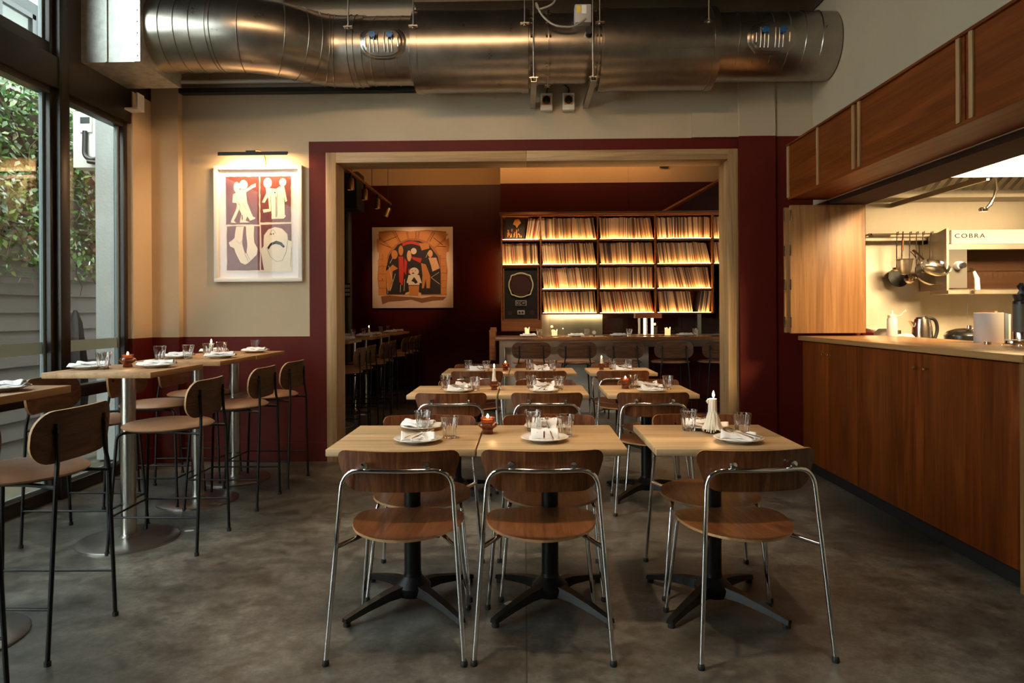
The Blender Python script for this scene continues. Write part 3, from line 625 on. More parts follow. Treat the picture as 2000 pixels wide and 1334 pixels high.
def blob(cx, cy, rx, ry, rot=0, n=20): shp([(cx+rx*math.cos(2*PI*k/n)*math.cos(rot)-ry*math.sin(2*PI*k/n)*math.sin(rot), cy+rx*math.cos(2*PI*k/n)*math.sin(rot)+ry*math.sin(2*PI*k/n)*math.cos(rot)) for k in range(n)])
blob(408, 440, 36, 42); blob(350, 458, 26, 44); shp([(380, 480), (440, 470), (480, 440), (515, 428), (515, 455), (490, 465), (430, 500), (440, 590), (470, 660), (490, 705), (512, 712), (505, 722), (465, 738), (440, 700), (425, 735), (460, 752), (375, 752), (390, 680), (370, 640), (345, 700), (325, 735), (345, 758), (298, 752), (300, 735), (345, 640), (350, 590), (312, 585), (318, 520), (345, 500)])
blob(618, 425, 36, 44); blob(748, 420, 30, 34); shp([(600, 460), (650, 470), (690, 475), (720, 455), (760, 455), (770, 500), (785, 575), (770, 585), (760, 540), (765, 690), (775, 700), (755, 722), (650, 724), (648, 660), (580, 672), (575, 645), (630, 640), (620, 540), (590, 590), (568, 585), (605, 510)])
shp([(345, 785), (410, 785), (400, 850), (395, 930), (415, 1000), (430, 1010), (440, 940), (430, 850), (428, 782), (500, 780), (495, 850), (500, 920), (528, 970), (520, 1020), (450, 1085), (420, 1103), (380, 1085), (340, 1010), (325, 965), (290, 950), (278, 915), (300, 905), (330, 880), (335, 830)])
shp([(640, 810), (680, 793), (720, 800), (760, 830), (785, 880), (788, 905), (822, 915), (822, 1160), (585, 1160), (570, 1080), (560, 980), (582, 955), (580, 890), (600, 845)])
A.mi = 2
def line(pts, r=0.0012):
    A.tube([(U(*p)[0], -0.0200, U(*p)[1]) for p in pts], r, 4)
shp2 = lambda pts: A.poly([U(*p) for p in pts], -0.0205, -0.0195)
shp2([(612, 960), (640, 925), (690, 905), (735, 918), (765, 955), (750, 965), (722, 940), (680, 932), (645, 945), (622, 980)])
line([(604, 960), (640, 1040), (690, 1078), (740, 1070), (775, 1000), (788, 905)]); line([(630, 860), (650, 820), (665, 812), (685, 845)]); line([(822, 960), (810, 1120)]); line([(340, 560), (370, 600), (400, 590), (430, 640)]); line([(480, 640), (450, 560), (430, 520)])
line([(355, 640), (350, 610), (375, 600), (380, 640)]); line([(640, 520), (645, 600), (650, 700)]); line([(700, 480), (700, 700)]); line([(690, 540), (690, 710)], 0.003); line([(345, 900), (370, 930), (400, 900)]); line([(415, 1005), (450, 1080)]); line([(430, 1000), (465, 1070)]); line([(395, 690), (398, 730)], 0.004)
for k in ((645, 851), (665, 848), (680, 505)): shp2([(k[0]-5, k[1]-6), (k[0]+5, k[1]-6), (k[0]+5, k[1]+6), (k[0]-5, k[1]+6)])
A.build('print', ['artcream', 'maroon_ink', 'black_ink'], t)
bx('glazing', 'picglass', -HW+0.034, HW-0.034, -0.028, -0.026, -HH+0.034, HH-0.034, t)
# brass picture light
t = thing('picture_light', 'slim black picture light on a curved brass arm above the framed print', 'lamp', (-2.36, 6.06, 2.69))
w = MB(); w.tube([(-0.305, -0.155, 0.03), (0.305, -0.155, 0.03)], 0.011, 12); w.box(-0.06, 0.02, -0.165, -0.145, 0.03, 0.05); w.box(-0.305, 0.305, -0.168, -0.165, 0.008, 0.035); w.build('lamp_shade', 'black', t)
w = MB(); w.tube(fillet([(0.06, -0.01, -0.06), (0.06, -0.03, 0.03), (0.04, -0.10, 0.07), (-0.01, -0.155, 0.045)], 0.05), 0.006, 8); w.box(0.035, 0.085, -0.01, 0, -0.08, -0.04); w.build('arm', 'copper', t)
MB().box(-0.28, 0.28, -0.160, -0.150, 0.0175, 0.0188).build('lamp_strip', emis('picture_lamp_emission', (1.0, 0.70, 0.38), 30), t)
lp = lamp('picture_light_beam', 'AREA', (-2.36, 5.905, 2.705), 10, (1.0, 0.62, 0.30), shape='RECTANGLE', size=0.56, size_y=0.02, to=(-2.36, 6.03, 2.35))
# large drawing on the far wall
t = thing('unframed_drawing', 'large square ink drawing of figures crowded in a brick arch, on the far maroon wall', 'picture', (-1.936, 11.8, 2.104))
S = 0.70
bx('board', 'artpaper', -S, S, -0.03, 0, -S, S, t, 0.004)
w = MB(); w.box(-S-0.012, S+0.012, -0.02, 0, -S-0.012, -S); w.box(-S-0.012, S+0.012, -0.02, 0, S, S+0.012); w.box(-S-0.012, -S, -0.02, 0, -S, S); w.box(S, S+0.012, -0.02, 0, -S, S)
w.build('frame', 'black', t)
A = MB()
def V_(px, py): return ((px-650)/305*S, -(py-873)/305*S)
def sh(mi, pts, d=0): A.mi = mi; A.poly([V_(*p) for p in pts], -0.0315-d*0.0012, -0.0303-d*0.0012)
def ell(mi, cx, cy, rx, ry, d=0, n=18): sh(mi, [(cx+rx*math.cos(2*PI*k/n), cy+ry*math.sin(2*PI*k/n)) for k in range(n)], d)
random.seed(5)
# 0 paper 1 orange 2 brown 3 black 4 red 5 peach
sh(6, [(396, 600), (520, 592), (640, 602), (760, 590), (905, 604), (900, 760), (915, 900), (905, 1085), (400, 1080), (385, 960), (396, 800)], -0.6)
def brick(px, py, w_, h_, d=0):
    sh(1, [(px+random.uniform(-4, 4), py+random.uniform(-3, 3)), (px+w_+random.uniform(-4, 4), py+random.uniform(-3, 3)), (px+w_+random.uniform(-4, 4), py+h_+random.uniform(-3, 3)), (px+random.uniform(-4, 4), py+h_+random.uniform(-3, 3))], d)
for r in range(7):
    y = 700+r*55
    for a in ((392, 30, 26), (424, 32, 0)): brick(a[0]+(r % 2)*4, y, a[1], 50)
    for a in ((866, 36, 0),): brick(a[0], y, a[1]+6, 50)
for k in range(9):     # voussoirs
    a0 = PI*(k/9)+0.03; a1 = PI*((k+1)/9)-0.03; cx, cy = 655, 860
    f = lambda a, r: (cx+r*math.cos(a), cy-r*0.98*math.sin(a))
    ro = [min(270/abs(math.cos(a)) if abs(math.cos(a)) > 0.01 else 999, 262/abs(math.sin(a)) if math.sin(a) > 0.01 else 999) for a in (a0, a1)]
    if a0 < 0.3 or a1 > PI-0.3: continue
    sh(1, [f(a0, 212), f(a0, ro[0]), f((a0+a1)/2, (ro[0]+ro[1])/2), f(a1, ro[1]), f(a1, 212)], 0.4)
sh(3, [(452, 1075), (450, 880), (475, 780), (540, 700), (620, 668), (700, 672), (780, 710), (840, 790), (862, 900), (862, 1075)], 0)
A.mi = 4; arc = [(575+k*13, 705-38*math.sin(PI*k/12)) for k in range(13)]
sh(4, [(575, 700)]+[(575+k*13, 690-16*math.sin(PI*k/10)) for k in range(11)]+[(705, 712)]+[(575+k*13, 712-16*math.sin(PI*k/10)) for k in range(10, -1, -1)], 1)
sh(1, [(455, 1030), (450, 900), (500, 850), (540, 880), (500, 900), (490, 1030), (470, 1050)], 1)
sh(4, [(545, 790), (580, 790), (585, 900), (575, 1010), (550, 980)], 1); sh(4, [(590, 800), (610, 830), (600, 930), (585, 900)], 2)
sh(4, [(640, 790), (720, 805), (710, 840), (650, 810)], 2); sh(1, [(715, 840), (750, 850), (785, 940), (780, 1030), (755, 1030), (750, 960), (735, 1030), (720, 1030), (725, 930)], 1)
sh(5, [(770, 800), (830, 800), (855, 880), (800, 905), (790, 860)], 1); sh(1, [(700, 690), (770, 690), (780, 730), (720, 745)], 2)
ell(1, 515, 775, 24, 34, 2); ell(1, 563, 745, 18, 38, 2); ell(5, 625, 785, 17, 42, 2); ell(0, 660, 750, 22, 24, 2); ell(5, 785, 770, 18, 28, 2); ell(0, 662, 905, 36, 32, 3)
sh(0, [(620, 930), (700, 930), (720, 990), (700, 1005), (620, 1005), (605, 985)], 2); sh(1, [(620, 1010), (700, 1010), (695, 1085), (625, 1085)], 2)
sh(5, [(600, 1060), (625, 1055), (622, 1078), (590, 1078)], 3); sh(5, [(695, 1060), (715, 1065), (712, 1100), (692, 1098)], 3); ell(3, 655, 916, 9, 5, 4); ell(3, 648, 897, 3, 3, 4); ell(3, 672, 897, 3, 3, 4); sh(3, [(640, 975), (662, 945), (690, 985), (672, 996), (655, 980)], 3); sh(3, [(598, 990), (618, 990), (615, 1060), (603, 1060)], 3); sh(3, [(702, 990), (720, 990), (715, 1062), (704, 1062)], 3); sh(4, [(618, 890), (628, 878), (626, 925), (618, 915)], 4)
for (a, b_) in (((470, 860), (500, 980)), ((520, 920), (480, 1050)), ((590, 960), (585, 1050)), ((790, 950), (850, 910)), ((790, 950), (855, 1000)), ((800, 900), (830, 830)), ((460, 990), (462, 1070)), ((560, 1000), (556, 1060)), ((768, 760), (752, 800)), ((480, 840), (500, 800))):
    A.mi = 0; A.tube([(V_(*a)[0], -0.034, V_(*a)[1]), (V_(*b_)[0], -0.034, V_(*b_)[1])], 0.004, 4)
A.mi = 3
for (a, b_) in (((520, 600), (560, 680)), ((678, 600), (676, 655)), ((820, 610), (780, 680)), ((405, 690), (480, 720)), ((840, 715), (905, 718)), ((430, 680), (530, 640)), ((810, 650), (880, 705))):
    A.tube([(V_(*a)[0], -0.0335, V_(*a)[1]), (V_(*b_)[0], -0.0335, V_(*b_)[1])], 0.004, 4)
sh(2, [(410, 1090), (470, 1082), (560, 1090), (640, 1095), (720, 1105), (800, 1090), (905, 1095), (880, 1120), (800, 1125), (720, 1140), (640, 1115), (560, 1125), (470, 1130), (420, 1150)], 0)
A.build('drawing', ['artcream', 'orange_ink', 'brown_ink', 'black_ink', 'red_ink', 'peach', 'wash_ink'], t)
# ================================================================== DINING CHAIRS
def make_chair():
    t = thing('dining_chair', 'x', 'chair')
    # faces +y; origin on the floor, under the middle
    def wb(v):      # backrest half width, v=0 bottom
        w = 0.198+0.050*v; h = 0.158
        rb, rt_ = 0.05, 0.045; z = v*h
        if z < rb: w -= rb*0.9*(1-math.sqrt(max(0, 1-((rb-z)/rb)**2)))
        if z > h-rt_: w -= rt_*(1-math.sqrt(max(0, 1-((z-h+rt_)/rt_)**2)))
        return w
    def pb(x, v):
        y = -0.180+0.9*x*x-0.012*v; return (x, y, 0.632+0.158*v-0.10*x*x*(v-0.5)*0), Vector((-1.8*x, 1, 0.1)).normalized()
    MB().shell(wb, 14, 18, pb, 0.010).build('backrest', ['walnut', 'ply_edge'], t, sharp=60)
    def ws(v):
        y = v*2-1; y0 = 0.30
        a = 0.230
        if y < y0: k = (y0-y)/(1+y0); return a*math.sqrt(max(0, 1-k**2.3))
        k = (y-y0)/(1-y0); return a*(max(0, 1-k**3.0))**0.55*(1-0.12*k)
    def ps(x, v):
        y = -0.195+0.480*v; z = 0.447+0.30*x*x*(1 if v < 0.85 else 1-(v-0.85)*2)-0.012*math.sin(PI*v)-0.05*max(0, v-0.72)**1.3
        return (x, y, z), Vector((-0.6*x, 0, 1)).normalized()
    MB().shell(ws, 18, 18, ps, 0.010).build('seat', ['walnut_y', 'ply_edge'], t, sharp=60)
    r = 0.0095
    # rear hoop: two back legs and the rail behind the backrest
    w = MB(); w.tube(fillet([(-0.26, -0.245, 0.012), (-0.2295, -0.2055, 0.44), (-0.210, -0.180, 0.718), (0.0, -0.212, 0.718), (0.210, -0.180, 0.718), (0.2295, -0.2055, 0.44), (0.26, -0.245, 0.012)], 0.075, 8), r, 12)
    hoop = w.build('rear_frame', 'chrome', t)
    for s_ in (-1, 1):
        w = MB(); w.lathe([(0, -0.018), (0.012, -0.016), (0.015, -0.006), (0.012, 0.004), (0.007, 0.006), (0.007, 0.03)], 14, (s_*0.118, -0.200, 0.741), axis='Y'); w.build('bolt', 'chrome', hoop)
    for s_ in (-1, 1):      # front leg bends under the seat and runs back to the rear leg
        w = MB(); w.tube(fillet([(s_*0.235, 0.24, 0.012), (s_*0.195, 0.20, 0.432), (s_*0.155, 0.05, 0.433), (s_*0.160, -0.06, 0.430), (s_*0.229, -0.204, 0.43)], 0.03, 6), r*0.95, 12); w.build('leg', 'chrome', t)
    w = MB(); w.box(-0.15, 0.15, -0.08, 0.12, 0.424, 0.431, bev=0.002); w.build('seat_bracket', 'black', t)
    for (x, y) in ((-0.26, -0.245), (0.26, -0.245), (-0.235, 0.24), (0.235, 0.24)):
        w = MB(); w.lathe([(0.012, 0), (0.014, 0.005), (0.013, 0.016), (0.010, 0.022)], 12, (x, y, 0)); w.build('foot_cap', 'rubber', t)
    return t
CH = make_chair(); first = [CH]
def chair(x, y, rz, label, group='walnut dining chairs with chrome frames'):
    if first:
        o = first.pop(); o.location = (x, y, 0); o.rotation_euler = (0, 0, rz); o['label'] = label; o['group'] = group; return o
    return copy_tree(CH, loc=(x, y, 0), rz=rz, label=label, group=group)
rown = ('front row', 'middle row', 'back row'); coln = ('left', 'centre', 'right')
TX = [[(-0.828, -0.206), (-0.202, 0.420), (0.533, 1.158)], [(-0.815, -0.191), (-0.187, 0.440), (0.560, 1.187)], [(-0.773, -0.150), (-0.146, 0.478), (0.595, 1.222)]]
TY = [(2.80, 3.41), (4.65, 5.25), (6.31, 6.87)]
NEAR = [[(-0.493, 2.79, 0.0), (0.064, 2.795, 0.0), (0.875, 2.80, math.radians(6.4))], [(-0.492, 4.66, 0), (0.143, 4.66, 0), (0.845, 4.66, -0.02)], [(-0.436, 6.33, 0), (0.139, 6.33, 0), (0.884, 6.33, 0)]]
FAR = [[(-0.492, 3.35, PI), (0.12, 3.36, PI), (0.88, 3.36, PI-0.05)], [(-0.443, 5.20, PI), (0.16, 5.20, PI), (0.96, 5.20, PI)], [(-0.484, 6.84, PI), (0.135, 6.84, PI), (0.91, 6.84, PI)]]
# ================================================================== DINING TABLES
ZT = 0.757
def make_table(W_, D_):
    t = thing('dining_table', 'x', 'table')
    w = MB(); w.box(-W_/2, W_/2, -D_/2, D_/2, ZT-0.030, ZT, bev=0.0035); w.build('tabletop', 'oak_top', t)
    w = MB(); w.cyl(0, 0, 0.09, ZT-0.045, 0.038, 24); w.build('column', 'black', t)
    w = MB(); w.box(-0.16, 0.16, -0.16, 0.16, ZT-0.036, ZT-0.030); w.box(-0.2, 0.2, -0.018, 0.018, ZT-0.045, ZT-0.034); w.box(-0.018, 0.018, -0.2, 0.2, ZT-0.045, ZT-0.034); w.build('top_plate', 'black', t)
    w = MB(); w.lathe([(0.075, 0.045), (0.082, 0.06), (0.082, 0.085), (0.06, 0.108), (0.041, 0.125), (0.039, 0.14)], 28); w.build('hub', 'black', t)
    for k in range(4):
        a = PI/4+k*PI/2; ca, sa = math.cos(a), math.sin(a); w = MB(); sec = []
        for (r, z, hw, h) in ((0.05, 0.075, 0.034, 0.045), (0.14, 0.070, 0.028, 0.034), (0.24, 0.052, 0.023, 0.026), (0.32, 0.034, 0.020, 0.020), (0.352, 0.026, 0.018, 0.018)):
            sec.append([w.bm.verts.new((r*ca-q*hw*sa, r*sa+q*hw*ca, z+zz_)) for (q, zz_) in ((-1, -h/2), (-0.7, h/2), (0.7, h/2), (1, -h/2))])
        for a_, b_ in zip(sec, sec[1:]):
            for i in range(4): w._f((a_[i], a_[(i+1) % 4], b_[(i+1) % 4], b_[i]))
        w._f(sec[0]); w._f(sec[-1])
        o = w.build('base_arm', 'black', t)
        w = MB(); w.cyl(0.338*ca, 0.338*sa, 0, 0.018, 0.016, 12); w.build('foot_pad', 'rubber', o)
    return t
T0 = make_table(0.62, 0.60); tf = [T0]; TAB = {}
for r in range(3):
    for c in range(3):
        x = sum(TX[r][c])/2; y = sum(TY[r])/2
        extra = {(0, 0): 'with an amber tealight at its right corner', (0, 1): 'joined to the left one, no candle on it', (0, 2): 'alone by the counter, with the big dripping candle', (1, 0): 'with a tall taper in an amber holder',
                 (1, 1): 'with no candle on it', (1, 2): 'with an amber tealight on its left', (2, 0): 'in the opening, with an amber tealight', (2, 1): 'in the opening, with no candle', (2, 2): 'in the opening, with a short taper'}[(r, c)]
        lab = 'oak dining table, %s %s, %s' % (rown[r], coln[c], extra)
        o = tf.pop() if tf else copy_tree(T0)
        o.location = (x, y, 0); o['label'] = lab; o['group'] = 'square oak dining tables'; TAB[(r, c)] = (x, y)
        rot = 0.0
        a = NEAR[r][c]; b_ = FAR[r][c]
        look = ''
        chair(a[0], a[1], a[2], 'walnut chair with its back to us, near side of the %s %s table%s' % (rown[r], coln[c], look))
        chair(b_[0], b_[1], b_[2], 'walnut chair facing us from the far side of the %s %s table' % (rown[r], coln[c]))
# ================================================================== STOOLS
def make_stool(seat_h=0.69, sc=1.0):
    t = thing('counter_stool', 'x', 'stool')
    d = seat_h-0.69
    def wb(v):
        h, R_ = 0.205, 0.088; z = v*h; w = 0.240
        k = min(z, h-z)
        if k < R_: w -= R_*(1-math.sqrt(max(0, 1-((R_-k)/R_)**2)))
        return w
    def pb(x, v): return (x, -0.222+0.75*x*x-0.02*v, 0.745+d+0.205*v), Vector((-1.5*x, 1, 0.1)).normalized()
    MB().shell(wb, 14, 18, pb, 0.012).build('backrest', ['stool_back_h', 'ply_edge'], t, sharp=60)
    w = MB(); w.lathe([(0.0, 0.668+d), (0.20, 0.668+d), (0.235, 0.674+d), (0.241, 0.682+d)], 40, (0, 0.02, 0), mod=lambda a, z: 0.97+0.04*math.cos(2*a+PI)*0); w.build('seat_shell', 'stool_wood', t)
    w = MB(); w.lathe([(0.240, 0.681+d), (0.243, 0.688+d), (0.225, 0.700+d), (0.17, 0.709+d), (0.08, 0.713+d), (0.0, 0.714+d)], 40, (0, 0.02, 0)); w.build('seat_cushion', 'leather', t)
    r = 0.0085
    for s_ in (-1, 1):
        w = MB(); w.tube(fillet([(s_*0.213, -0.235, 0.01), (s_*0.165, -0.238, 0.68+d), (s_*0.148, -0.232, 0.75+d), (s_*0.148, -0.228, 0.90+d)], 0.05, 5), r, 10); o = w.build('rear_leg', 'black', t)
        w = MB(); w.tube([(s_*0.148, -0.240, 0.87+d), (s_*0.148, -0.205, 0.865+d)], 0.012, 10); w.build('bolt', 'black', o)
        w = MB(); w.tube(fillet([(s_*0.20, 0.262, 0.01), (s_*0.165, 0.225, 0.655+d), (s_*0.13, 0.17, 0.662+d), (s_*0.13, -0.12, 0.660+d), (s_*0.163, -0.237, 0.655+d)], 0.045, 6), r, 10); w.build('front_leg', 'black', t)
    h = 0.205; f = (h-0.01)/(0.645+d)
    xr, xf, yf = 0.213-0.048*(h/0.67), 0.20-0.035*f, 0.262-0.037*f
    w = MB(); w.tube(fillet([(-xr, -0.236, h), (-xf, yf, h), (xf, yf, h), (xr, -0.236, h)], 0.012, 3), 0.006, 8); w.build('foot_rail', 'black', t)
    for (x, y) in ((-0.213, -0.235), (0.213, -0.235), (-0.20, 0.262), (0.20, 0.262)):
        w = MB(); w.cyl(x, y, 0, 0.018, 0.0125, 10); w.build('foot_cap', 'rubber', t)
    return t
S0 = make_stool(); sf = [S0]
def stool(x, y, rz, label, group):
    if sf: o = sf.pop(); o.location = (x, y, 0); o.rotation_euler = (0, 0, rz); o['label'] = label; o['group'] = group; return o
    return copy_tree(S0, loc=(x, y, 0), rz=rz, label=label, group=group)
RZL, RZR = PI/2, -PI/2      # facing the street / facing the room
g = 'counter stools at the high tables by the glazing'
stool(-2.035, 2.12, RZL, 'black-legged counter stool at the bottom left corner, only a leg and rim in view', g)
stool(-2.035, 2.745, RZL, 'nearest counter stool whose round padded seat looks pale grey in the daylight', g)
stool(-2.035, 3.90, RZL+0.02, 'counter stool with tan seat beside the steel column of the second high table', g)
stool(-2.03, 4.74, RZL, 'third counter stool on the room side, beside the dark red wall', g)
stool(-2.01, 5.31, RZL-0.04, 'last counter stool on the room side, nearest the oak door jamb', g)
stool(-2.62, 4.02, RZR, 'counter stool on the window side, its backrest seen past the nearest high table', g)
stool(-2.62, 4.78, RZR, 'counter stool on the window side with backrest under the second high table top', g)
stool(-2.62, 5.42, RZR, 'counter stool on the window side in front of the brick pier', g)
# high tables
ZH = 1.005
def make_high():
    t = thing('high_table', 'x', 'table')
    MB().box(-0.30, 0.30, -0.30, 0.30, ZH-0.032, ZH, bev=0.003).build('tabletop', 'oak_high', t)
    MB().cyl(0, 0, 0.02, ZH-0.032, 0.041, 32).build('column', 'brushed', t)
    MB().box(-0.15, 0.15, -0.15, 0.15, ZH-0.038, ZH-0.032).build('top_plate', 'black', t)
    MB().lathe([(0.27, 0.0), (0.27, 0.008), (0.262, 0.013), (0.12, 0.020), (0.055, 0.026), (0.046, 0.034), (0.041, 0.04)], 56).build('base_disc', 'disc_steel', t)
    return t
H0 = make_high(); hf = [H0]
def high(x, y, label, group):
    o = hf.pop() if hf else copy_tree(H0)
    o.location = (x, y, 0); o['label'] = label; o['group'] = group
for y, lab in ((2.71, 'nearest high table at the left edge of the view'), (3.955, 'second high table, with a glass, two plates and an amber tealight'), (4.80, 'third high table from the camera, in front of the brick pier'), (5.42, 'farthest high table, joined to the third, by the maroon wall')):
    high(-2.325, y, 'oak high table: '+lab, 'high tables by the glazing')
# ================================================================== TABLEWARE
def make_tumbler(n=40, name='tumbler'):
    w = MB()
    def md(a, z):
        if z > 0.078: return 1
        k = abs(math.sin(a*4.5)); return 1-0.085*(k**0.8)*(1-max(0, (z-0.055)/0.023)*0.999 if z > 0.055 else 1)*(0.5 if z < 0.004 else 1)
    w.lathe([(0.0, 0.0), (0.024, 0.0), (0.028, 0.003), (0.0315, 0.03), (0.0345, 0.055), (0.038, 0.078), (0.0405, 0.097), (0.0398, 0.0985), (0.0385, 0.0975), (0.0355, 0.078), (0.031, 0.05), (0.0265, 0.016), (0.02, 0.011), (0.0, 0.011)], 54, mod=lambda a, z: md(a, z))
    return w
def tumbler_mesh():
    w = MB()
    out = [(0.0, 0.0), (0.024, 0.0), (0.0285, 0.003), (0.0320, 0.03), (0.0355, 0.055), (0.0385, 0.078), (0.0410, 0.097), (0.0402, 0.0985)]
    inn = [(0.0388, 0.0975), (0.0360, 0.078), (0.0315, 0.05), (0.0265, 0.016), (0.02, 0.011), (0.0, 0.011)]
    n = 54; rings = []
    for i, (r, z) in enumerate(out+inn):
        ring = []
        for k in range(n):
            a = 2*PI*k/n; rr = max(r, 1e-5)
            if i < len(out) and 0.003 <= z <= 0.060: rr *= 1-0.10*abs(math.sin(a*4.5))**1.2
            elif i < len(out) and z == 0.078: rr *= 1-0.03*abs(math.sin(a*4.5))
            ring.append(w.bm.verts.new((rr*math.cos(a), rr*math.sin(a), z)))
        rings.append(ring)
    for a, b_ in zip(rings, rings[1:]):
        for k in range(n): w._f((a[k], a[(k+1) % n], b_[(k+1) % n], b_[k]), True)
    return w
TUM = tumbler_mesh().build('tumbler', 'glass', sharp=28); tum_used = [0]
def tumbler(x, y, z, label, s_=1.0, group='faceted glass tumblers'):
    if not tum_used[0]: o = TUM; tum_used[0] = 1
    else: o = TUM.copy(); COL.objects.link(o)
    o.location = (x, y, z+0.0005); o.rotation_euler = (0, 0, random.uniform(0, 0.7)); o.scale = (s_, s_, s_); tag(o, label, 'glass', group); return o
PLT = MB().lathe([(0.0, 0.0), (0.058, 0.0), (0.062, 0.004), (0.085, 0.012), (0.104, 0.0175), (0.106, 0.019), (0.104, 0.0205), (0.086, 0.0155), (0.066, 0.009), (0.0, 0.008)], 56).build('plate', 'ceramic', sharp=0); plt_used = [0]
def plate(x, y, z, label):
    if not plt_used[0]: o = PLT; plt_used[0] = 1
    else: o = PLT.copy(); COL.objects.link(o)
    o.location = (x, y, z+0.0005); tag(o, label, 'plate', 'white side plates'); return o
def napkin_mesh(kind, seed):
    random.seed(seed); w = MB()
    def sheet(w_, d_, fz, n=22, t=0.004):
        L_ = []
        for side in (0, 1):
            L_.append([[w.bm.verts.new((w_*(i/n-0.5)*1.0, d_*(j/n-0.5), 0)) for j in range(n+1)] for i in range(n+1)])
            for i in range(n+1):
                for j in range(n+1):
                    p = L_[side][i][j].co; u, v = i/n, j/n; q = fz(u, v); p.x = q[0]; p.y = q[1]; p.z = q[2]+(t if side else 0)
        for side in (0, 1):
            for i in range(n):
                for j in range(n): w._f((L_[side][i][j], L_[side][i+1][j], L_[side][i+1][j+1], L_[side][i][j+1]), True)
        A, B = L_
        for i in range(n):
            w._f((A[i][0], A[i+1][0], B[i+1][0], B[i][0]), True); w._f((A[i][n], A[i+1][n], B[i+1][n], B[i][n]), True)
            w._f((A[0][i], A[0][i+1], B[0][i+1], B[0][i]), True); w._f((A[n][i], A[n][i+1], B[n][i+1], B[n][i]), True)
    ph = [random.uniform(0, 6) for _ in range(6)]
    wob = lambda u, v: 0.003*math.sin(7*u+ph[0])*math.sin(6*v+ph[1])+0.002*math.sin(15*u+ph[2]+5*v)
    if kind == 0:      # thick folded pad, dipped in the middle like the row's bows
        sheet(0.15, 0.095, lambda u, v: ((u-0.5)*0.15, (v-0.5)*0.10*(0.7+0.6*abs(u-0.5)), 0.0095+abs(wob(u, v))*0.5))
        sheet(0.15, 0.08, lambda u, v: ((u-0.5)*0.145, (v-0.5)*0.085*(0.42+1.25*abs(u-0.5)), 0.0145+(0.008+0.036*abs(u-0.5)**0.8)*(math.sin(PI*min(1, max(0, v)))**1.3)+wob(u, v)*1.6))
    elif kind == 1:    # squared fold standing up behind the cutlery
        sheet(0.14, 0.10, lambda u, v: ((u-0.5)*0.135, (v-0.5)*0.10, 0.0095+abs(wob(u, v))*0.5))
        sheet(0.12, 0.07, lambda u, v: ((u-0.5)*0.118, -0.02+(v-0.3)*0.075, 0.0145+0.036*math.sin(PI*min(1, v*1.05))**0.55+wob(u, v)*0.8))
    else:              # long flat roll
        sheet(0.21, 0.07, lambda u, v: ((u-0.5)*0.21, (v-0.5)*0.065+0.012*math.sin(5*u+ph[3]), 0.019+0.010*math.sin(PI*v)+wob(u, v)*0.8-0.008*max(0, 1-abs(u-0.5)*6)))
        sheet(0.16, 0.05, lambda u, v: ((u-0.42)*0.16, (v-0.5)*0.05+0.006*math.sin(4*u), 0.028+0.012*math.sin(PI*v)+wob(u, v)))
    return w
NAP = [napkin_mesh(k % 3, 11+k).build('napkin', 'linen', sharp=0) for k in range(6)]; nap_used = set()
def napkin(k, x, y, z, rz, label):
    if k not in nap_used: o = NAP[k]; nap_used.add(k)
    else: o = NAP[k].copy(); COL.objects.link(o)
    o.location = (x, y, z); o.rotation_euler = (0, 0, rz); tag(o, label, 'napkin', 'white napkins with small dark marks'); return o
w = MB(); w.tube([(0, -0.095, 0), (0, -0.05, 0.0015), (0, 0.02, 0.003), (0, 0.035, 0.001)], 0.003, 8, rs=[0.0045, 0.004, 0.0022, 0.0022]); w.box(-0.011, 0.011, 0.033, 0.052, -0.0012, 0.0012, bev=0.0006)
for q in (-0.009, -0.003, 0.003, 0.009): w.tube([(q, 0.05, 0), (q*0.95, 0.075, -0.001), (q*0.9, 0.098, 0.003)], 0.0014, 6)
FORK = w.build('fork', 'chrome'); w = MB()
w.tube([(0, -0.10, 0), (0, -0.05, 0.001), (0, 0.0, 0.001)], 0.004, 8, rs=[0.005, 0.0042, 0.0035]); w.box(-0.001, 0.001, 0.0, 0.105, -0.006, 0.007, bev=0.0005)
KNIFE = w.build('knife', 'chrome'); fk_used = [0]
def cutlery(x, y, z, rz, where, tilt=0.25):
    global fk_used
    f, k = (FORK, KNIFE) if not fk_used[0] else (FORK.copy(), KNIFE.copy())
    if fk_used[0]: COL.objects.link(f); COL.objects.link(k)
    fk_used[0] = 1
    c, s_ = math.cos(rz), math.sin(rz)
    for o, dx, nm in ((f, -0.012, 'fork'), (k, 0.012, 'knife')):
        o.location = (x+dx*c, y+dx*s_, z); o.rotation_euler = (tilt, 0.0, rz+(0.08 if o is k else -0.06))
        tag(o, 'shiny metal %s on the napkin, %s' % (nm, where), nm, nm+'s laid on the napkins')
def setting(x, y, z, k, rz, where, cut=True, crz=0.5):
    plate(x, y, z, 'white round side plate, %s' % where)
    napkin(k, x, y, z, rz, 'folded white napkin on its plate, %s' % where)
    if cut: cutlery(x+0.01*math.cos(rz), y-0.005, z+0.047 if k % 3 == 1 else z+(0.050 if k % 3 == 2 else 0.036), rz+crz, where, 0.20 if k % 3 == 1 else 0.05)
